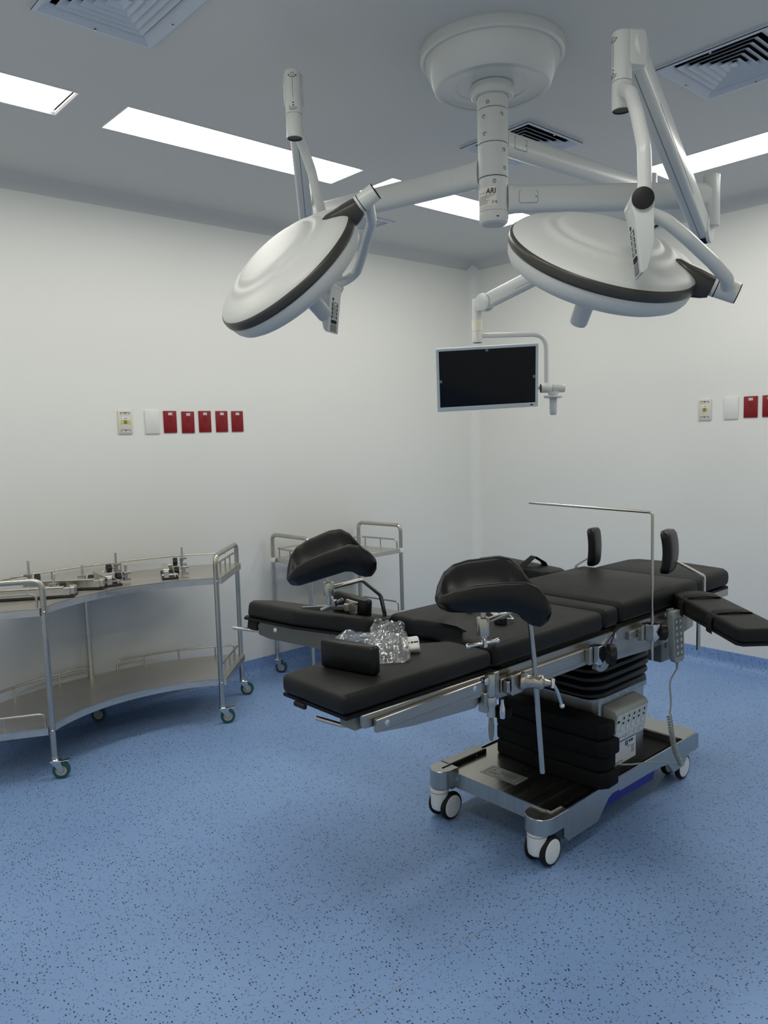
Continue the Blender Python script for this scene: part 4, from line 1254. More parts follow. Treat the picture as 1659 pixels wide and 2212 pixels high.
def leg_holder(label, sock, tilt, rod, clamp, s_out, M_extra=0.0):
    t = thing('leg_holder', label, 'leg holder', rod[-1], 'leg holders clamped to the table')
    sx, sy, sz0, sz1 = sock
    ax_ = (HRx * math.cos(tilt) + V((0, 0, 1)) * math.sin(tilt)).normalized()
    up_ = V((0, 0, 1)) - ax_ * ax_.z; up_.normalize()
    yv = up_.cross(ax_)
    o = V((sx, sy, sz1)) + up_ * .044 + ax_ * .024
    Ms = Matrix(((ax_.x, yv.x, up_.x, o.x), (ax_.y, yv.y, up_.y, o.y), (ax_.z, yv.z, up_.z, o.z), (0, 0, 0, 1)))
    part(t, 'knee_trough', saddle(Ms), 'leather', smooth=70)
    st_ = part(t, 'stem', MB().tube([(sx, sy, sz0 - .032), (sx, sy, sz1), tuple(o - up_ * .014 - ax_ * .022)], .0085, n=14), 'steel_tube')
    sk = part(t, 'socket', MB().cyl((sx, sy, sz0), (sx, sy, sz1), .0185, n=28, bev=.002), 'steel_tube')
    part(t, 'arm_rod', MB().tube(rod, .0078, n=16, fil=.035, fn=7), 'steel_tube')
    return t, sk

# near one: rod in the rail clamp at the seat corner
rodN = [(1.640, 1.410, .930), (1.742, 1.408, .940), (1.826, 1.408, .902), (1.848, 1.408, .760), (1.886, 1.410, .405)]
tN, sk = leg_holder('near black leg holder on a bent steel rod, its rod end hanging over the base', (1.622, 1.413, .890, .942), .01, rodN, None, -1)
part(tN, 'wing_screw', MB().cyl((1.626, 1.410, .892), (1.626, 1.410, .862), .006, n=12), 'chrome')
Wd = (HRx * .95 + V((0, 0, .16))).normalized()
wc = V((1.620, 1.407, .870))
part(tN, 'wing_bar', MB().tube([tuple(wc - Wd * .052), tuple(wc - Wd * .044), tuple(wc - Wd * .04), tuple(wc + Wd * .03), tuple(wc + Wd * .034), tuple(wc + Wd * .042)], [.0072, .0072, .0048, .0048, .0072, .0072], n=12), 'chrome')
part(tN, 'wing_hub', MB().box(wc, (.014, .014, .026), .002, 1), 'chrome')
# rail clamp of the near rod
part(tN, 'clamp_body', MB().box((1.800, 1.448, .702), (.052, .030, .064), .004, 1), 'castiron')
part(tN, 'clamp_jaw', MB().box((1.762, 1.446, .700), (.014, .018, .036), .002, 1), 'castiron')
ca = V((1.822, 1.436, .707)); cd = V((.62, -.78, -.06)).normalized()
part(tN, 'clamp_barrel', MB().lathe([(0, -.004), (.026, -.004), (.028, .002), (.028, .008), (.024, .013), (.0215, .018), (.0200, .034), (.0205, .048), (.0225, .052), (.0235, .058), (.0215, .063), (.015, .066), (.012, .072), (.008, .086), (0, .087)], frame_z(ca, cd), 32), 'castiron')
tip = ca + cd * .092
part(tN, 'clamp_tee', MB().cyl(tip - V((.004, .002, .014)), tip + V((.004, .002, .014)), .006, n=12, bev=.001), 'chrome')
part(tN, 'clamp_lever', MB().tube([tuple(tip), tuple(tip + V((.018, -.004, -.030))), tuple(tip + V((.036, -.006, -.074)))], [.0048, .0045, .0045], n=10), 'chrome')
part(tN, 'lever_ball', MB().lathe([(0, -.008), (.006, -.006), (.0085, 0), (.006, .006), (0, .008)], Matrix.Translation(tip + V((.038, -.006, -.078))), 14), 'chrome')
rodF = [(1.594, 2.075, .943), (1.735, 2.070, .952), (1.820, 2.070, .884), (1.850, 2.070, .760), (1.865, 2.066, .560)]
tF, sk = leg_holder('far black leg holder tilted up to the right, over the swung-out leg rest', (1.592, 2.076, .917, .964), .30, rodF, None, 1)
part(tF, 'wing_screw', MB().cyl((1.594, 2.074, .917), (1.604, 2.070, .890), .006, n=12), 'chrome')
wc = V((1.610, 2.068, .890)); Wd = V((.45, -.45, .30)).normalized()
part(tF, 'wing_bar', MB().tube([tuple(wc - Wd * .055), tuple(wc + Wd * .03)], .0046, n=10), 'chrome')
part(tF, 'wing_hub', MB().box(wc, (.014, .014, .022), .002, 1), 'chrome')
part(tF, 'clamp_body', MB().box((1.852, 2.052, .702), (.060, .022, .064), .004, 1), 'castiron')

# ------------------------------------------------------------------ rail clamps, screen rod, hand control
def knob_mb(o, d, r=.024, lobes=6):
    d = V(d).normalized(); F = frame_z(o, d)
    pts = []
    for k in range(lobes * 6):
        a_ = 2 * PI * k / (lobes * 6)
        rr = r * (1 + .09 * math.cos(lobes * a_))
        pts.append((rr * math.cos(a_), rr * math.sin(a_)))
    return MB().prism(pts, 0, .022, F, .003, 1)

t = thing('rail_clamp', 'empty chrome rail clamp with black lobed knob on the near rail', 'clamp', (2.225, 1.44, .70))
part(t, 'jaw', MB().box((2.195, 1.447, .702), (.018, .020, .060), .002, 1), 'castiron')
part(t, 'block', MB().prism([(2.208, .735), (2.245, .735), (2.252, .722), (2.250, .682), (2.222, .668), (2.208, .672)], 1.418, 1.457, XZ, .002, 1), 'chrome')
part(t, 'screw', MB().cyl((2.245, 1.428, .705), (2.285, 1.412, .700), .005, n=10), 'chrome')
part(t, 'knob', knob_mb((2.266, 1.420, .698), (.75, -.62, -.1), .034), 'black_cap')

t = thing('screen_rod', 'thin steel L-shaped rod standing up over the table from a rail clamp', 'rod', (2.56, 1.42, .60))
part(t, 'rod', MB().tube([(2.560, 1.420, .612), (2.555, 1.420, 1.156), (2.612, 2.010, 1.158)], .0052, n=12, fil=.016, fn=6), 'steel_tube')
part(t, 'jaw', MB().box((2.527, 1.446, .716), (.018, .020, .056), .002, 1), 'castiron')
part(t, 'clamp_block', MB().prism([(2.540, .748), (2.582, .748), (2.588, .734), (2.584, .694), (2.556, .684), (2.540, .688)], 1.404, 1.456, XZ, .002, 1), 'chrome')
part(t, 'screw', MB().cyl((2.580, 1.425, .715), (2.615, 1.412, .712), .005, n=10), 'chrome')
part(t, 'knob', knob_mb((2.606, 1.418, .710), (.78, -.6, -.05), .030), 'black_cap')

t = thing('hand_control', 'grey hand control with two columns of keys hung on the rail, coiled cord below', 'remote control', (2.70, 1.42, .58))
Fh_ = surf((2.752, 1.428, .662), (.985, -.17, .06), (-.17, -.985, .02))
body = [(-.030, .092), (-.022, .102), (.022, .102), (.030, .092), (.031, .02), (.029, -.085), (.020, -.098), (-.020, -.098), (-.029, -.085), (-.031, .02)]
hb = part(t, 'body', MB().prism(body, -.014, .012, Fh_, .004, 2), 'grey_plastic')
part(t, 'key_field', MB().prism(rrect(-.023, .023, -.075, .075, .006), .0118, .0128, Fh_), 'grey_dark')
for r_ in range(6):
    for c_ in (-1, 1):
        kk = part(t, 'key', MB().box((c_ * .0115, .062 - r_ * .0245, .0133), (.014, .016, .0012), .0005, 1, Fh_), 'grey_plastic')
        part(kk, 'key_mark', MB().box((c_ * .0115, .062 - r_ * .0245, .0141), (.006, .007, .0006), M=Fh_), 'key_light')
part(t, 'hook', MB().box((0, .085, -.022), (.03, .04, .018), .003, 1, Fh_), 'grey_dark')
c0 = Fh_ @ V((0, -.096, 0))
part(t, 'strain_relief', MB().tube([tuple(c0), tuple(c0 - V((.002, 0, .03)))], [.006, .004], n=10), 'grey_plastic')
cord = spline([c0 - V((.002, 0, .03)), V((2.672, 1.408, .505)), V((2.668, 1.402, .43)), V((2.655, 1.400, .388))], 8)
part(t, 'cord', MB().tube(cord, .0032, n=8), 'grey_plastic')
axis = spline([V((2.655, 1.402, .385)), V((2.680, 1.402, .290)), V((2.708, 1.402, .225)), V((2.750, 1.402, .162))], 60)
coil = []
nt_ = 26
m_n = len(axis)
for i, p in enumerate(axis):
    a_ = 2 * PI * nt_ * i / (m_n - 1)
    tg = (axis[min(i + 1, m_n - 1)] - axis[max(i - 1, 0)]).normalized()
    n1 = tg.cross(V((0, 1, 0))).normalized(); n2 = tg.cross(n1)
    coil.append(p + (n1 * math.cos(a_) + n2 * math.sin(a_)) * .0085)
part(t, 'coiled_cord', MB().tube(coil, .0026, n=6), 'grey_plastic')
tail = spline([V((2.755, 1.402, .158)), V((2.70, 1.425, .178)), V((2.62, 1.455, .196)), V((2.53, 1.49, .205)), V((2.455, 1.515, .225)), V((2.435, 1.525, .255)), V((2.470, 1.535, .298))], 8)
part(t, 'cord', MB().tube(tail, .0032, n=8), 'grey_plastic')

# ------------------------------------------------------------------ arm boards
def arm_board(label, o, d, L, w, z0, z1, straps, post):
    t = thing('arm_board', label, 'arm board', (o[0], o[1], z0), 'arm boards beside the table')
    d = V(d).normalized(); F = frame((o[0], o[1], 0), d, (0, 0, 1))
    out = [(.0, -w * .30), (.02, -w * .46), (.06, -w / 2), (L - .02, -w / 2), (L, -w * .40), (L, w * .40), (L - .02, w / 2), (.06, w / 2), (.02, w * .46), (.0, w * .30)]
    part(t, 'pad', MB().prism(out, z0 + .010, z1, F, .016, 4), 'vinyl', smooth=60)
    part(t, 'board', MB().prism([(x * .99 + .003, y * 1.0) for x, y in out], z0, z0 + .010, F), 'rubber', smooth=0)
    for (s, loose) in straps:
        rings = []
        prof = [(-w / 2 - .005, z0 - .006), (-w / 2 - .007, z0 + .03), (-w / 2 - .004, z1 - .012), (-w / 2 + .016, z1 + .004 + loose * .3), (0, z1 + .005 + loose), (w / 2 - .016, z1 + .004 + loose * .3), (w / 2 + .004, z1 - .012), (w / 2 + .007, z0 + .03), (w / 2 + .005, z0 - .006)]
        vs_ = []; fs_ = []
        for k, (y, z) in enumerate(prof):
            for (xx, dz) in ((s - .022, 0), (s + .022, 0)):
                vs_.append((xx, y, z)); vs_.append((xx, y * .975, z - .003))
        n = len(prof)
        for k in range(n - 1):
            a_, b_ = k * 4, k * 4 + 4
            fs_ += [(a_, a_ + 2, b_ + 2, b_), (a_ + 1, b_ + 1, b_ + 3, a_ + 3), (a_, b_, b_ + 1, a_ + 1), (a_ + 2, a_ + 3, b_ + 3, b_ + 2)]
        part(t, 'strap', MB().raw(vs_, fs_, F), 'strap', smooth=50)
    px, py, pz0, pz1 = post
    part(t, 'post', MB().cyl((px, py, pz0), (px, py, pz1), .008, n=14), 'steel_tube')
    part(t, 'bracket', MB().box((px, py, z0 - .012), (.05, .05, .024), .003, 1), 'black_cap')
    return t
arm_board('near arm board with two black straps reaching out of the picture at right', (2.905, 1.462), (-.66, -.75, 0), .60, .150, .752, .812, [(.135, .006), (.385, .004)], (2.955, 1.440, .565, .750))
arm_board('far arm board behind the table with a loosely looped strap', (2.93, 2.10), (.25, .97, 0), .55, .145, .752, .812, [(.17, .045)], (2.95, 2.085, .60, .750))

# ------------------------------------------------------------------ upright body supports
def body_support(label, barpts, pc, face, h, w, th, lean):
    t = thing('body_support', label, 'support pad', barpts[0], 'upright black body supports')
    b_ = []
    bp2 = fillet(barpts, .018, 5)
    rings = []
    for i, p in enumerate(bp2):
        tg = (bp2[min(i + 1, len(bp2) - 1)] - bp2[max(i - 1, 0)]).normalized()
        sd = V((.98, .2, 0)); sd = (sd - tg * sd.dot(tg)).normalized(); nn = tg.cross(sd)
        rings.append([p + sd * (.011 * sx) + nn * (.003 * sy) for sx, sy in ((1, 1), (-1, 1), (-1, -1), (1, -1))])
    part(t, 'flat_bar', MB().loft(rings), 'steel', smooth=20)
    # pad slightly bowed: loft of rounded sections up its height
    f_ = V(face).normalized(); sdv = f_.cross(V((0, 0, 1))).normalized()
    rings = []
    N = 14
    for i in range(N + 1):
        s = i / N
        z = (s - .5) * h
        k = 1.0
        e = min(s, 1 - s) * h
        if e < .018: k = .80 + .20 * math.sqrt(max(0, 1 - (1 - e / .018) ** 2))
        bow = lean * ((2 * s - 1) ** 2) * .016 - lean * .008
        c = V(pc) + V((0, 0, z)) + f_ * bow
        ring = []
        for q in range(20):
            a_ = 2 * PI * q / 20
            ca, sa = math.cos(a_), math.sin(a_)
            ring.append(c + sdv * (w / 2 * k * math.copysign(abs(ca) ** .45, ca)) + f_ * (th / 2 * k * math.copysign(abs(sa) ** .55, sa)))
        rings.append(ring)
    part(t, 'pad', MB().loft(rings), 'leather', smooth=60)
    part(t, 'rail_clamp', MB().box((barpts[0][0], barpts[0][1], .71), (.05, .026, .05), .003, 1), 'castiron')
    return t
body_support('right upright body support pad, beside the near arm board', [V((3.000, 1.440, .71)), V((3.000, 1.440, .858)), V((2.905, 1.512, .925))], (2.868, 1.522, .968), (.25, -.968, 0.0), .166, .138, .042, -.8)
body_support('left upright body support pad, on the far side of the table', [V((3.000, 2.046, .71)), V((3.000, 2.046, .835)), V((3.010, 1.985, .875))], (3.012, 1.958, .930), (.25, -.968, 0.0), .166, .108, .038, -.5)

# ------------------------------------------------------------------ ankle pads on the leg rests
def ankle_pad(label, c, d, L, h, th, lean, bar, plate_side):
    t = thing('ankle_pad', label, 'support pad', (c[0], c[1], c[2] - h / 2), 'padded ankle supports on the leg rests')
    d = V(d).normalized(); up_ = (V((0, 0, 1)) + V(lean)).normalized(); F = frame(c, d, up_)
    part(t, 'pad', MB().box((0, 0, 0), (L, th, h), .012, 3, F), 'leather', smooth=60)
    if bar:
        pl_ = part(t, 'bracket_plate', MB().box((.018, plate_side * (th / 2 + .002), .004), (.056, .004, .050), .001, 1, F), 'steel')
        for sx in (-1, 1):
            for sz in (-1, 1):
                part(pl_, 'bolt', MB().cyl(F @ V((.018 + sx * .022, plate_side * (th / 2 + .003), .004 + sz * .019)), F @ V((.018 + sx * .022, plate_side * (th / 2 + .011), .004 + sz * .019)), .0055, n=10), 'chrome')
        a_, b_ = V(bar[0]), V(bar[1])
        part(t, 'flat_bar', MB().box((0, 0, 0), ((b_ - a_).length, .010, .018), .0015, 1, frame((a_ + b_) / 2, b_ - a_, (0, 0, 1))), 'chrome')
        part(t, 'knuckle', MB().box(tuple(b_), (.026, .022, .028), .003, 1), 'steel')
    return t
ankle_pad('ankle pad standing on the near leg rest in front of the plastic bag', (1.316, 1.633, .853), (.22, -.975, 0), .190, .082, .036, (0, 0, 0), None, 1)
ankle_pad('ankle pad with a bolted steel bracket on the far leg rest', (1.752, 2.150, .842), (.12, -.99, -.10), .172, .085, .036, (0, 0, 0), [(1.620, 2.275, .835), (1.725, 2.140, .845)], -1)

# ------------------------------------------------------------------ loose metal handles on the seat
def loose(name, label, parts_):
    t = thing(name, label, 'clamp', parts_[0][1][0])
    for nm, pts, r, m in parts_:
        part(t, nm, MB().tube(pts, r, n=10), m)
    return t
zt_ = .823
loose('loose_pin', 'short chrome pin lying on the seat under the near leg holder', [('pin', [(2.07, 1.90, zt_ + .012), (2.035, 1.85, zt_ + .010), (2.006, 1.803, zt_ + .008)], .0075, 'chrome')])
t = thing('loose_screw_clamp', 'chrome screw clamp with a bent wire handle lying on the seat', 'clamp', (1.98, 1.65, zt_))
part(t, 'spindle', MB().tube([(2.11, 1.855, zt_ + .014), (1.99, 1.672, zt_ + .014)], .0085, n=12), 'chrome')
part(t, 'collar', MB().cyl((1.995, 1.680, zt_ + .014), (1.983, 1.662, zt_ + .014), .0135, n=14, bev=.002), 'chrome')
part(t, 'block', MB().box((1.962, 1.632, zt_ + .012), (.03, .034, .024), .003, 1), 'black_cap')
part(t, 'handle', MB().tube([(1.955, 1.650, zt_ + .02), (2.005, 1.612, zt_ + .012), (2.075, 1.70, zt_ + .012)], .0035, n=8, fil=.008), 'chrome')
t = thing('loose_bolt_clamp', 'chrome bolt and black block lying on the seat beside the screw clamp', 'clamp', (2.10, 1.83, zt_))
part(t, 'spindle', MB().tube([(2.165, 1.86, zt_ + .012), (2.115, 1.765, zt_ + .012)], .0065, n=12), 'chrome')
part(t, 'spindle', MB().tube([(2.19, 1.82, zt_ + .012), (2.085, 1.735, zt_ + .02)], .0045, n=10), 'chrome')
part(t, 'block', MB().box((2.10, 1.90, zt_ + .014), (.06, .05, .028), .004, 1), 'black_cap')
solo('loose_black_block', MB().box((2.025, 1.905, zt_ + .010), (.050, .050, .020), .005, 2), 'black_cap', (2.025, 1.905, zt_), 'small black block lying on the seat left of the chrome pins', 'block')

# ------------------------------------------------------------------ plastic bags and the socket adapter
def crumple(name, label, c, sx, sy, sz, rz, tilt, seed, pinch):
    random.seed(seed)
    N = 30
    R = Matrix.Translation(V(c)) @ Matrix.Rotation(rz, 4, 'Z') @ Matrix.Rotation(tilt, 4, 'Y')
    vs_ = []; fs_ = []
    for side in (1, -1):
        for i in range(N + 1):
            for j in range(N + 1):
                u = -1 + 2 * i / N; v = -1 + 2 * j / N
                puff = max(0.0, (1 - u ** 4) * (1 - v ** 4)) ** .6
                n1 = noise.noise(V((u * 1.3 + seed, v * 1.3, side * 1.5)))
                n2 = noise.turbulence(V((u * 1.5 + v * .8 + seed * 2, v * 2.4, side * 2.0)), 3, True)
                x = u * sx * (1 - pinch * (v * v) * .35) + .012 * n1
                y = v * sy * (1 - pinch * max(0, u) * .55) + .010 * noise.noise(V((u * 3, v * 3, seed)))
                z = side * puff * sz * (.35 + 1.1 * n2) + .020 * n1 + .01 * abs(n2)
                vs_.append(R @ V((x, y, z)))
        o = 0 if side == 1 else (N + 1) ** 2
        for i in range(N):
            for j in range(N):
                a_ = o + i * (N + 1) + j
                q = (a_, a_ + N + 1, a_ + N + 2, a_ + 1)
                fs_.append(q if side == 1 else q[::-1])
    zmin = c[2] - .05
    vs_ = [V((p.x, p.y, max(p.z, .8135))) for p in vs_]
    mb = MB().raw(vs_, fs_)
    return solo(name, mb, 'bag', c, label, 'plastic bag', smooth=25)
crumple('plastic_bag', 'crumpled clear plastic bag round the white socket adapter on the near leg rest', (1.490, 1.668, .850), .100, .062, .024, .85, -.42, 5, .5)
crumple('plastic_bag', 'flat clear plastic bag lying behind the near ankle pad', (1.500, 1.765, .835), .105, .030, .016, -.75, .06, 8, .7)
t = thing('socket_adapter', 'white universal socket adapter with dark plug holes inside the clear bag', 'socket adapter', (1.545, 1.640, .815))
Fa = frame((1.556, 1.640, .838), (.66, -.60, .10), (-.52, -.50, .68))
part(t, 'body', MB().box((0, 0, -.012), (.052, .046, .036), .008, 3, Fa), 'white_plastic', smooth=60)
for (x, y, w, h) in ((-.012, .013, .008, .010), (-.012, -.013, .008, .010), (.004, 0, .006, .006), (.013, 0, .008, .0045), (.020, 0, .005, .0045), (-.005, 0, .004, .004)):
    part(t, 'plug_hole', MB().box((x, y, .0062), (w, h, .001), M=Fa), 'ink')
# ------------------------------------------------------------------ curved steel trolley on the left
def arc3(a, m, b, n):
    """points of the circle through three plan points"""
    ax_, ay = a; bx, by = m; cx, cy = b
    d = 2 * (ax_ * (by - cy) + bx * (cy - ay) + cx * (ay - by))
    ux = ((ax_ ** 2 + ay ** 2) * (by - cy) + (bx ** 2 + by ** 2) * (cy - ay) + (cx ** 2 + cy ** 2) * (ay - by)) / d
    uy = ((ax_ ** 2 + ay ** 2) * (cx - bx) + (bx ** 2 + by ** 2) * (ax_ - cx) + (cx ** 2 + cy ** 2) * (bx - ax_)) / d
    r = math.hypot(ax_ - ux, ay - uy)
    a0 = math.atan2(ay - uy, ax_ - ux); a1 = math.atan2(cy - uy, cx - ux)
    return [(ux + r * math.cos(a0 + (a1 - a0) * k / n), uy + r * math.sin(a0 + (a1 - a0) * k / n)) for k in range(n + 1)]
LA, LB, LC, LD, LE = (1.082, 3.416), (1.940, 3.462), (2.250, 3.775), (1.476, 3.985), (.700, 3.600)
inner = arc3((1.062, 3.412), (1.515, 3.590), (1.962, 3.448), 22)            # front edge, left to right
outer = [(p.x, p.y) for p in spline([V((2.272, 3.770, 0)), V((2.18, 3.842, 0)), V((2.01, 3.935, 0)), V((1.785, 3.998, 0)), V((1.52, 4.014, 0)), V((1.25, 3.992, 0)), V((1.02, 3.920, 0)), V((.83, 3.79, 0)), V((.682, 3.600, 0))], 5)]
shelf = inner + outer
t = thing('curved_trolley', 'kidney-shaped two-tier stainless steel trolley standing against the left wall', 'trolley', (1.5, 3.6, 0))
trolley = t
def shelf_mb(zt, lip):
    mb = MB().prism(shelf, zt - .003, zt)
    n = len(shelf)
    for i in range(n):
        a_, b_ = V(shelf[i] + (0,)), V(shelf[(i + 1) % n] + (0,))
        mb.raw([a_ + V((0, 0, zt - .001)), b_ + V((0, 0, zt - .001)), b_ + V((0, 0, zt - lip)), a_ + V((0, 0, zt - lip))], [(0, 1, 2, 3)])
    return mb
part(t, 'top_shelf', shelf_mb(.760, .033), 'steel', smooth=30)
part(t, 'bottom_shelf', shelf_mb(.235, .033), 'steel', smooth=30)
RT = .0128
legs = {'A': LA, 'B': LB, 'C': LC, 'D': LD, 'E': LE}
for k in ('D',):
    part(t, 'leg', MB().cyl(legs[k] + (.098,), legs[k] + (.755,), RT, n=20), 'steel_tube')
# end handles run down into the legs
part(t, 'end_frame', MB().tube([LB + (.098,), LB + (.872,), LC + (.872,), LC + (.098,)], RT, n=20, fil=.045, fn=7), 'steel_tube', 'right legs joined by a bent tube handle')
part(t, 'end_frame', MB().tube([LA + (.098,), LA + (.878,), LE + (.878,), LE + (.098,)], RT, n=20, fil=.045, fn=7), 'steel_tube', 'left legs joined by a bent tube handle')
def rail(pts2, zr, zs, posts, fil=.03, r=.0055, ends=True):
    pts = [V((x, y, zr)) for x, y in pts2]
    if ends:
        pts = [V((pts[0].x, pts[0].y, zs))] + pts + [V((pts[-1].x, pts[-1].y, zs))]
    rl = part(trolley, 'guard_rail', MB().tube(fillet(pts, fil, 5), r, n=12), 'steel_tube')
    for (x, y) in posts:
        part(trolley, 'rail_post', MB().cyl((x, y, zs), (x, y, zr), .0042, n=10), 'steel_tube')
def inset(p, d=.02):
    c = V((1.50, 3.70, 0)); v = V((p[0], p[1], 0)) - c
    q = c + v * (1 - d / v.length)
    return (q.x, q.y)
back = [inset(p) for p in outer]
rail(back[3:38], .822, .760, [back[k] for k in (10, 17, 24, 31)], ends=False)
rail(back[2:19], .292, .235, [back[k] for k in (6, 11, 15)])
rail(back[21:38], .292, .235, [back[k] for k in (24, 29, 34)])
def lerp2(a_, b_, s):
    return (a_[0] + (b_[0] - a_[0]) * s, a_[1] + (b_[1] - a_[1]) * s)
for (zr, zs) in ((.822, .760), (.292, .235)):
    i0, i1 = (1.945, 3.485), (2.225, 3.768)
    rail([i0, i1], zr, zs, [lerp2(i0, i1, s) for s in (.30, .55, .80)], ends=False)
    j0, j1 = (1.062, 3.436), (.735, 3.588)
    rail([j0, j1], zr, zs, [lerp2(j0, j1, s) for s in (.45, .75)])
for (x, y) in (LA, LB, LC):
    for zs in (.744, .219):
        part(t, 'bolt', MB().lathe([(0, .004), (.004, .003), (.006, 0)], frame_z((x, y, zs), V((-.35, -.93, 0)) if (x, y) != LC else V((.9, -.43, 0))) @ Matrix.Translation((0, 0, .019)), 10), 'chrome')

def trolley_caster(tr, x, y, z_top, ang, tyre, brake=True, r=.0375):
    """swivel caster below (x, y): stem, fork, wheel; ang = trailing direction"""
    d = V((math.cos(ang), math.sin(ang), 0)); s = V((-d.y, d.x, 0))
    wc = V((x, y, r)) + d * .026
    c = part(tr, 'caster_stem', MB().lathe([(0, z_top), (.0135, z_top), (.0145, z_top - .006), (.0135, z_top - .012), (.018, z_top - .016), (.018, z_top - .022), (0, z_top - .022)], Matrix.Translation((x, y, 0)), 20), 'zinc')
    zt_ = z_top - .020
    mb = MB().box((x + d.x * .006, y + d.y * .006, zt_ - .002), (.046, .036, .005), .001, 1, None) if False else MB()
    mb.box((0, 0, 0), (.046, .034, .004), .001, 1, frame(V((x, y, zt_)) + d * .006, d, (0, 0, 1)))
    for sg in (-1, 1):
        o = V((x, y, 0)) + s * (sg * .0155)
        pl_ = [o + d * -.016 + V((0, 0, zt_)), o + d * .028 + V((0, 0, zt_)), wc + s * (sg * .0155) + d * .011 + V((0, 0, .006)), wc + s * (sg * .0155) + V((0, 0, -.009)), wc + s * (sg * .0155) - d * .010 + V((0, 0, .004))]
        q = [p + s * (sg * .0022) for p in pl_]
        n = len(pl_)
        mb.raw(pl_ + q, [list(range(n)), [n + i for i in range(n)][::-1]] + [(i, (i + 1) % n, n + (i + 1) % n, n + i) for i in range(n)])
    f_ = part(c, 'fork', mb, 'zinc', smooth=20)
    part(c, 'tyre', MB().lathe([(r * .64, -.011), (r * .9, -.011), (r * .98, -.008), (r, 0), (r * .98, .008), (r * .9, .011), (r * .64, .011)], frame_z(wc, s), 32), tyre)
    part(c, 'hub', MB().lathe([(0, .010), (r * .30, .010), (r * .34, .006), (r * .56, .006), (r * .60, .0085), (r * .66, .0085), (r * .66, -.0085), (r * .60, -.0085), (r * .56, -.006), (r * .34, -.006), (r * .30, -.010), (0, -.010)], frame_z(wc, s), 28), 'hub')
    part(c, 'axle', MB().cyl(wc - s * .020, wc + s * .020, .005, n=12), 'zinc')
    if brake:
        b_ = V((x, y, zt_ - .004)) + d * .022
        part(c, 'brake_tab', MB().box((.020, 0, 0), (.046, .024, .004), .001, 1, frame(b_, d + V((0, 0, .12)), (0, 0, 1))), 'zinc')
for (p, ang, br) in ((LA, -.55, True), (LB, -.45, True), (LC, -.55, False), (LD, -.7, False), (LE, -.5, False)):
    trolley_caster(t, p[0], p[1], .100, ang, 'teal', br)

# ------------------------------------------------------------------ clamps laid out on the curved trolley
def rail_adapter(label, o, d, L, w, clamps, flip=1):
    """steel table attachment: black base plate, channel, end blocks, claw clamps with black knobs"""
    o = V(o); d = V(d).normalized(); s = V((-d.y, d.x, 0)) * flip
    t = thing('rail_adapter', label, 'table attachment', tuple(o), 'table attachments laid on the curved trolley')
    F = Matrix(((d.x, s.x, 0, o.x), (d.y, s.y, 0, o.y), (0, 0, 1, o.z), (0, 0, 0, 1)))
    part(t, 'base_plate', MB().box((L / 2, 0, .004), (L, w, .008), .002, 1, F), 'black_cap')
    part(t, 'channel', MB().box((L * .48, -w * .22, .026), (L * .94, w * .30, .036), .002, 1, F), 'steel')
    part(t, 'channel_lid', MB().box((L * .46, -w * .22, .047), (L * .84, w * .40, .007), .002, 1, F), 'steel')
    part(t, 'side_bar', MB().box((L * .5, w * .30, .018), (L * .90, .010, .020), .001, 1, F), 'steel')
    part(t, 'cross_rod', MB().cyl(F @ V((L * .07, -w * .5, .022)), F @ V((L * .07, w * .5, .022)), .006, n=10), 'chrome')
    part(t, 'end_block', MB().box((L - .018, w * .04, .026), (.034, w * .62, .036), .003, 1, F), 'steel')
    for (x, y, zb, hz, kx, ky) in clamps:
        p = F @ V((x, y, zb))
        kd = (F.to_3x3() @ V((kx, ky, 0))).normalized()
        Fc_ = Matrix(((-kd.x, kd.y, 0, p.x), (-kd.y, -kd.x, 0, p.y), (0, 0, 1, p.z), (0, 0, 0, 1)))
        if zb > .012:
            part(t, 'clamp_post', MB().box((x, y, zb / 2 + .004), (.014, .014, zb), .001, 1, F), 'steel')
        part(t, 'clamp_claw', MB().prism([(-.010, 0), (.024, 0), (.024, .009), (.006, .009), (.006, .034), (.024, .034), (.024, .043), (-.010, .043)], -.014, .014, Fc_ @ XZ, .001, 1), 'castiron')
        part(t, 'upright_blade', MB().box((.002, 0, .040 + hz / 2), (.011, .006, hz), .001, 1, Fc_), 'steel')
        part(t, 'screw', MB().cyl(p + kd * .008 + V((0, 0, .022)), p + kd * .032 + V((0, 0, .022)), .0042, n=10), 'chrome')
        part(t, 'knob', knob_mb(p + kd * .024 + V((0, 0, .022)), kd, .0215), 'black_cap')
    return t
zS = .7602
rail_adapter('long steel table attachment at the left end of the curved trolley', (.960, 3.775, zS), (.86, -.51, 0), .375, .105, [(.285, .000, .020, .045, 1, 0)])
rail_adapter('steel table attachment with two upright clamps, second from the left', (1.150, 3.880, zS), (.80, -.60, 0), .375, .095, [(.010, .040, .030, .070, 1, .15), (.270, .010, .020, .055, 1, .1)])
rail_adapter('short steel table attachment with two tall pins in the middle of the trolley', (1.492, 3.655, zS), (.10, .995, 0), .255, .085, [(.055, .075, .012, .040, 0, -1), (.205, .075, .036, .060, 0, -1)], -1)
rail_adapter('short steel table attachment lying nearest the right end of the trolley', (1.765, 3.610, zS), (.40, .916, 0), .245, .080, [(.045, .070, .012, .025, 0, -1), (.195, .072, .036, .060, 0, -1)], -1)

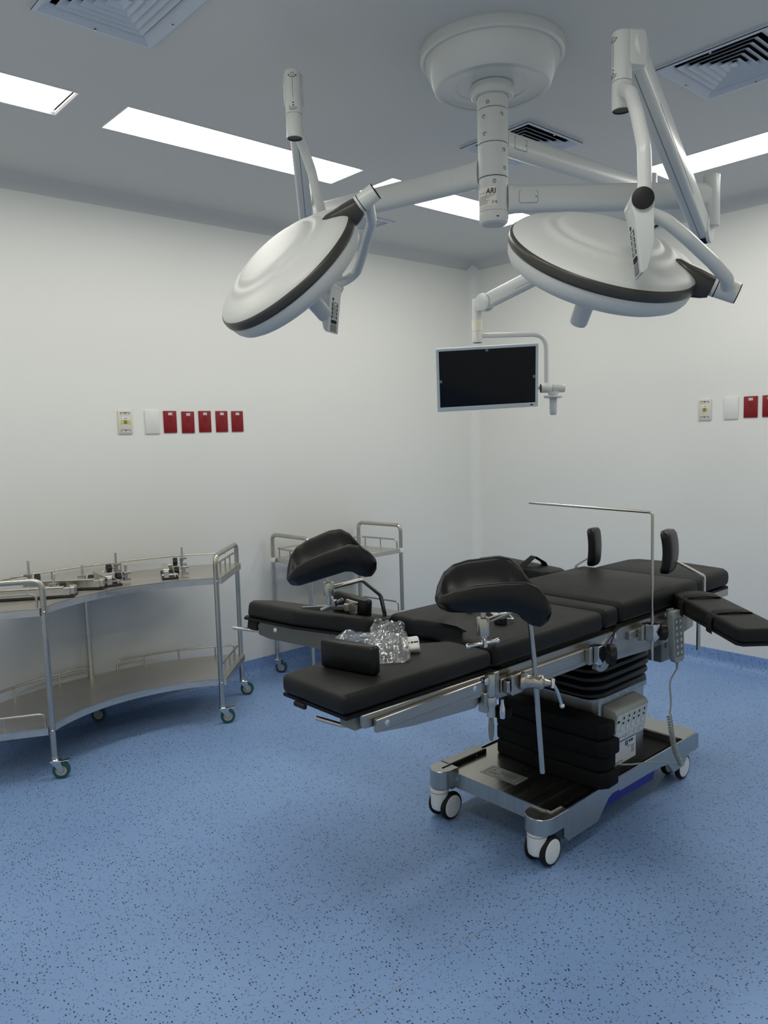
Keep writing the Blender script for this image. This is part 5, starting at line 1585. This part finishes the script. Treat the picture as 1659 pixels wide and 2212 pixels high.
# ------------------------------------------------------------------ square trolley behind the table
t = thing('square_trolley', 'rectangular two-tier steel trolley behind the far leg rest, white corner clips', 'trolley', (3.0, 3.8, 0))
trolley = t
QA, QB, QC, QD = (2.632, 3.985), (3.322, 3.985), (3.392, 3.645), (2.655, 3.640)      # back left, back right, front right, front left
def quad_shelf(zt):
    q = [(QA[0] + .012, QA[1] - .004), (QD[0] + .012, QD[1] - .008), (QC[0] - .010, QC[1] - .008), (QB[0] - .010, QB[1] - .004)]
    return MB().prism(q, zt - .028, zt, None, .002, 1)
part(t, 'top_shelf', quad_shelf(.722), 'steel')
part(t, 'bottom_shelf', quad_shelf(.312), 'steel')
part(t, 'end_frame', MB().tube([QA + (.098,), QA + (.866,), QD + (.866,), QD + (.098,)], .0125, n=20, fil=.04, fn=7), 'steel_tube')
part(t, 'end_frame', MB().tube([QB + (.098,), QB + (.876,), QC + (.872,), QC + (.098,)], .0125, n=20, fil=.04, fn=7), 'steel_tube')
for (x, y) in (QA, QB, QC, QD):
    for zt in (.722, .312):
        part(t, 'corner_clip', MB().cyl((x, y, zt - .026), (x, y, zt + .002), .0175, n=18, bev=.002), 'white_plastic')
for zt in (.722, .312):
    a_, b_, c_, d_ = (2.655, 3.66), (2.650, 3.97), (3.330, 3.97), (3.375, 3.665)
    zr = zt + .058
    part(t, 'guard_rail', MB().tube([a_ + (zt,), a_ + (zr,), b_ + (zr,), c_ + (zr,), d_ + (zr,), d_ + (zt,)], .0052, n=10, fil=.03, fn=5), 'steel_tube')
    for (p, q, s) in ((a_, b_, .12), (a_, b_, .55), (b_, c_, .03), (b_, c_, .33), (b_, c_, .66), (c_, d_, .12), (c_, d_, .55)):
        x, y = lerp2(p, q, s)
        part(t, 'rail_post', MB().cyl((x, y, zt), (x, y, zr), .004, n=8), 'steel_tube')
for (p, ang) in ((QA, -.95), (QB, -.95), (QC, -.6), (QD, -.95)):
    trolley_caster(t, p[0], p[1], .100, ang, 'teal_dark', False, .036)
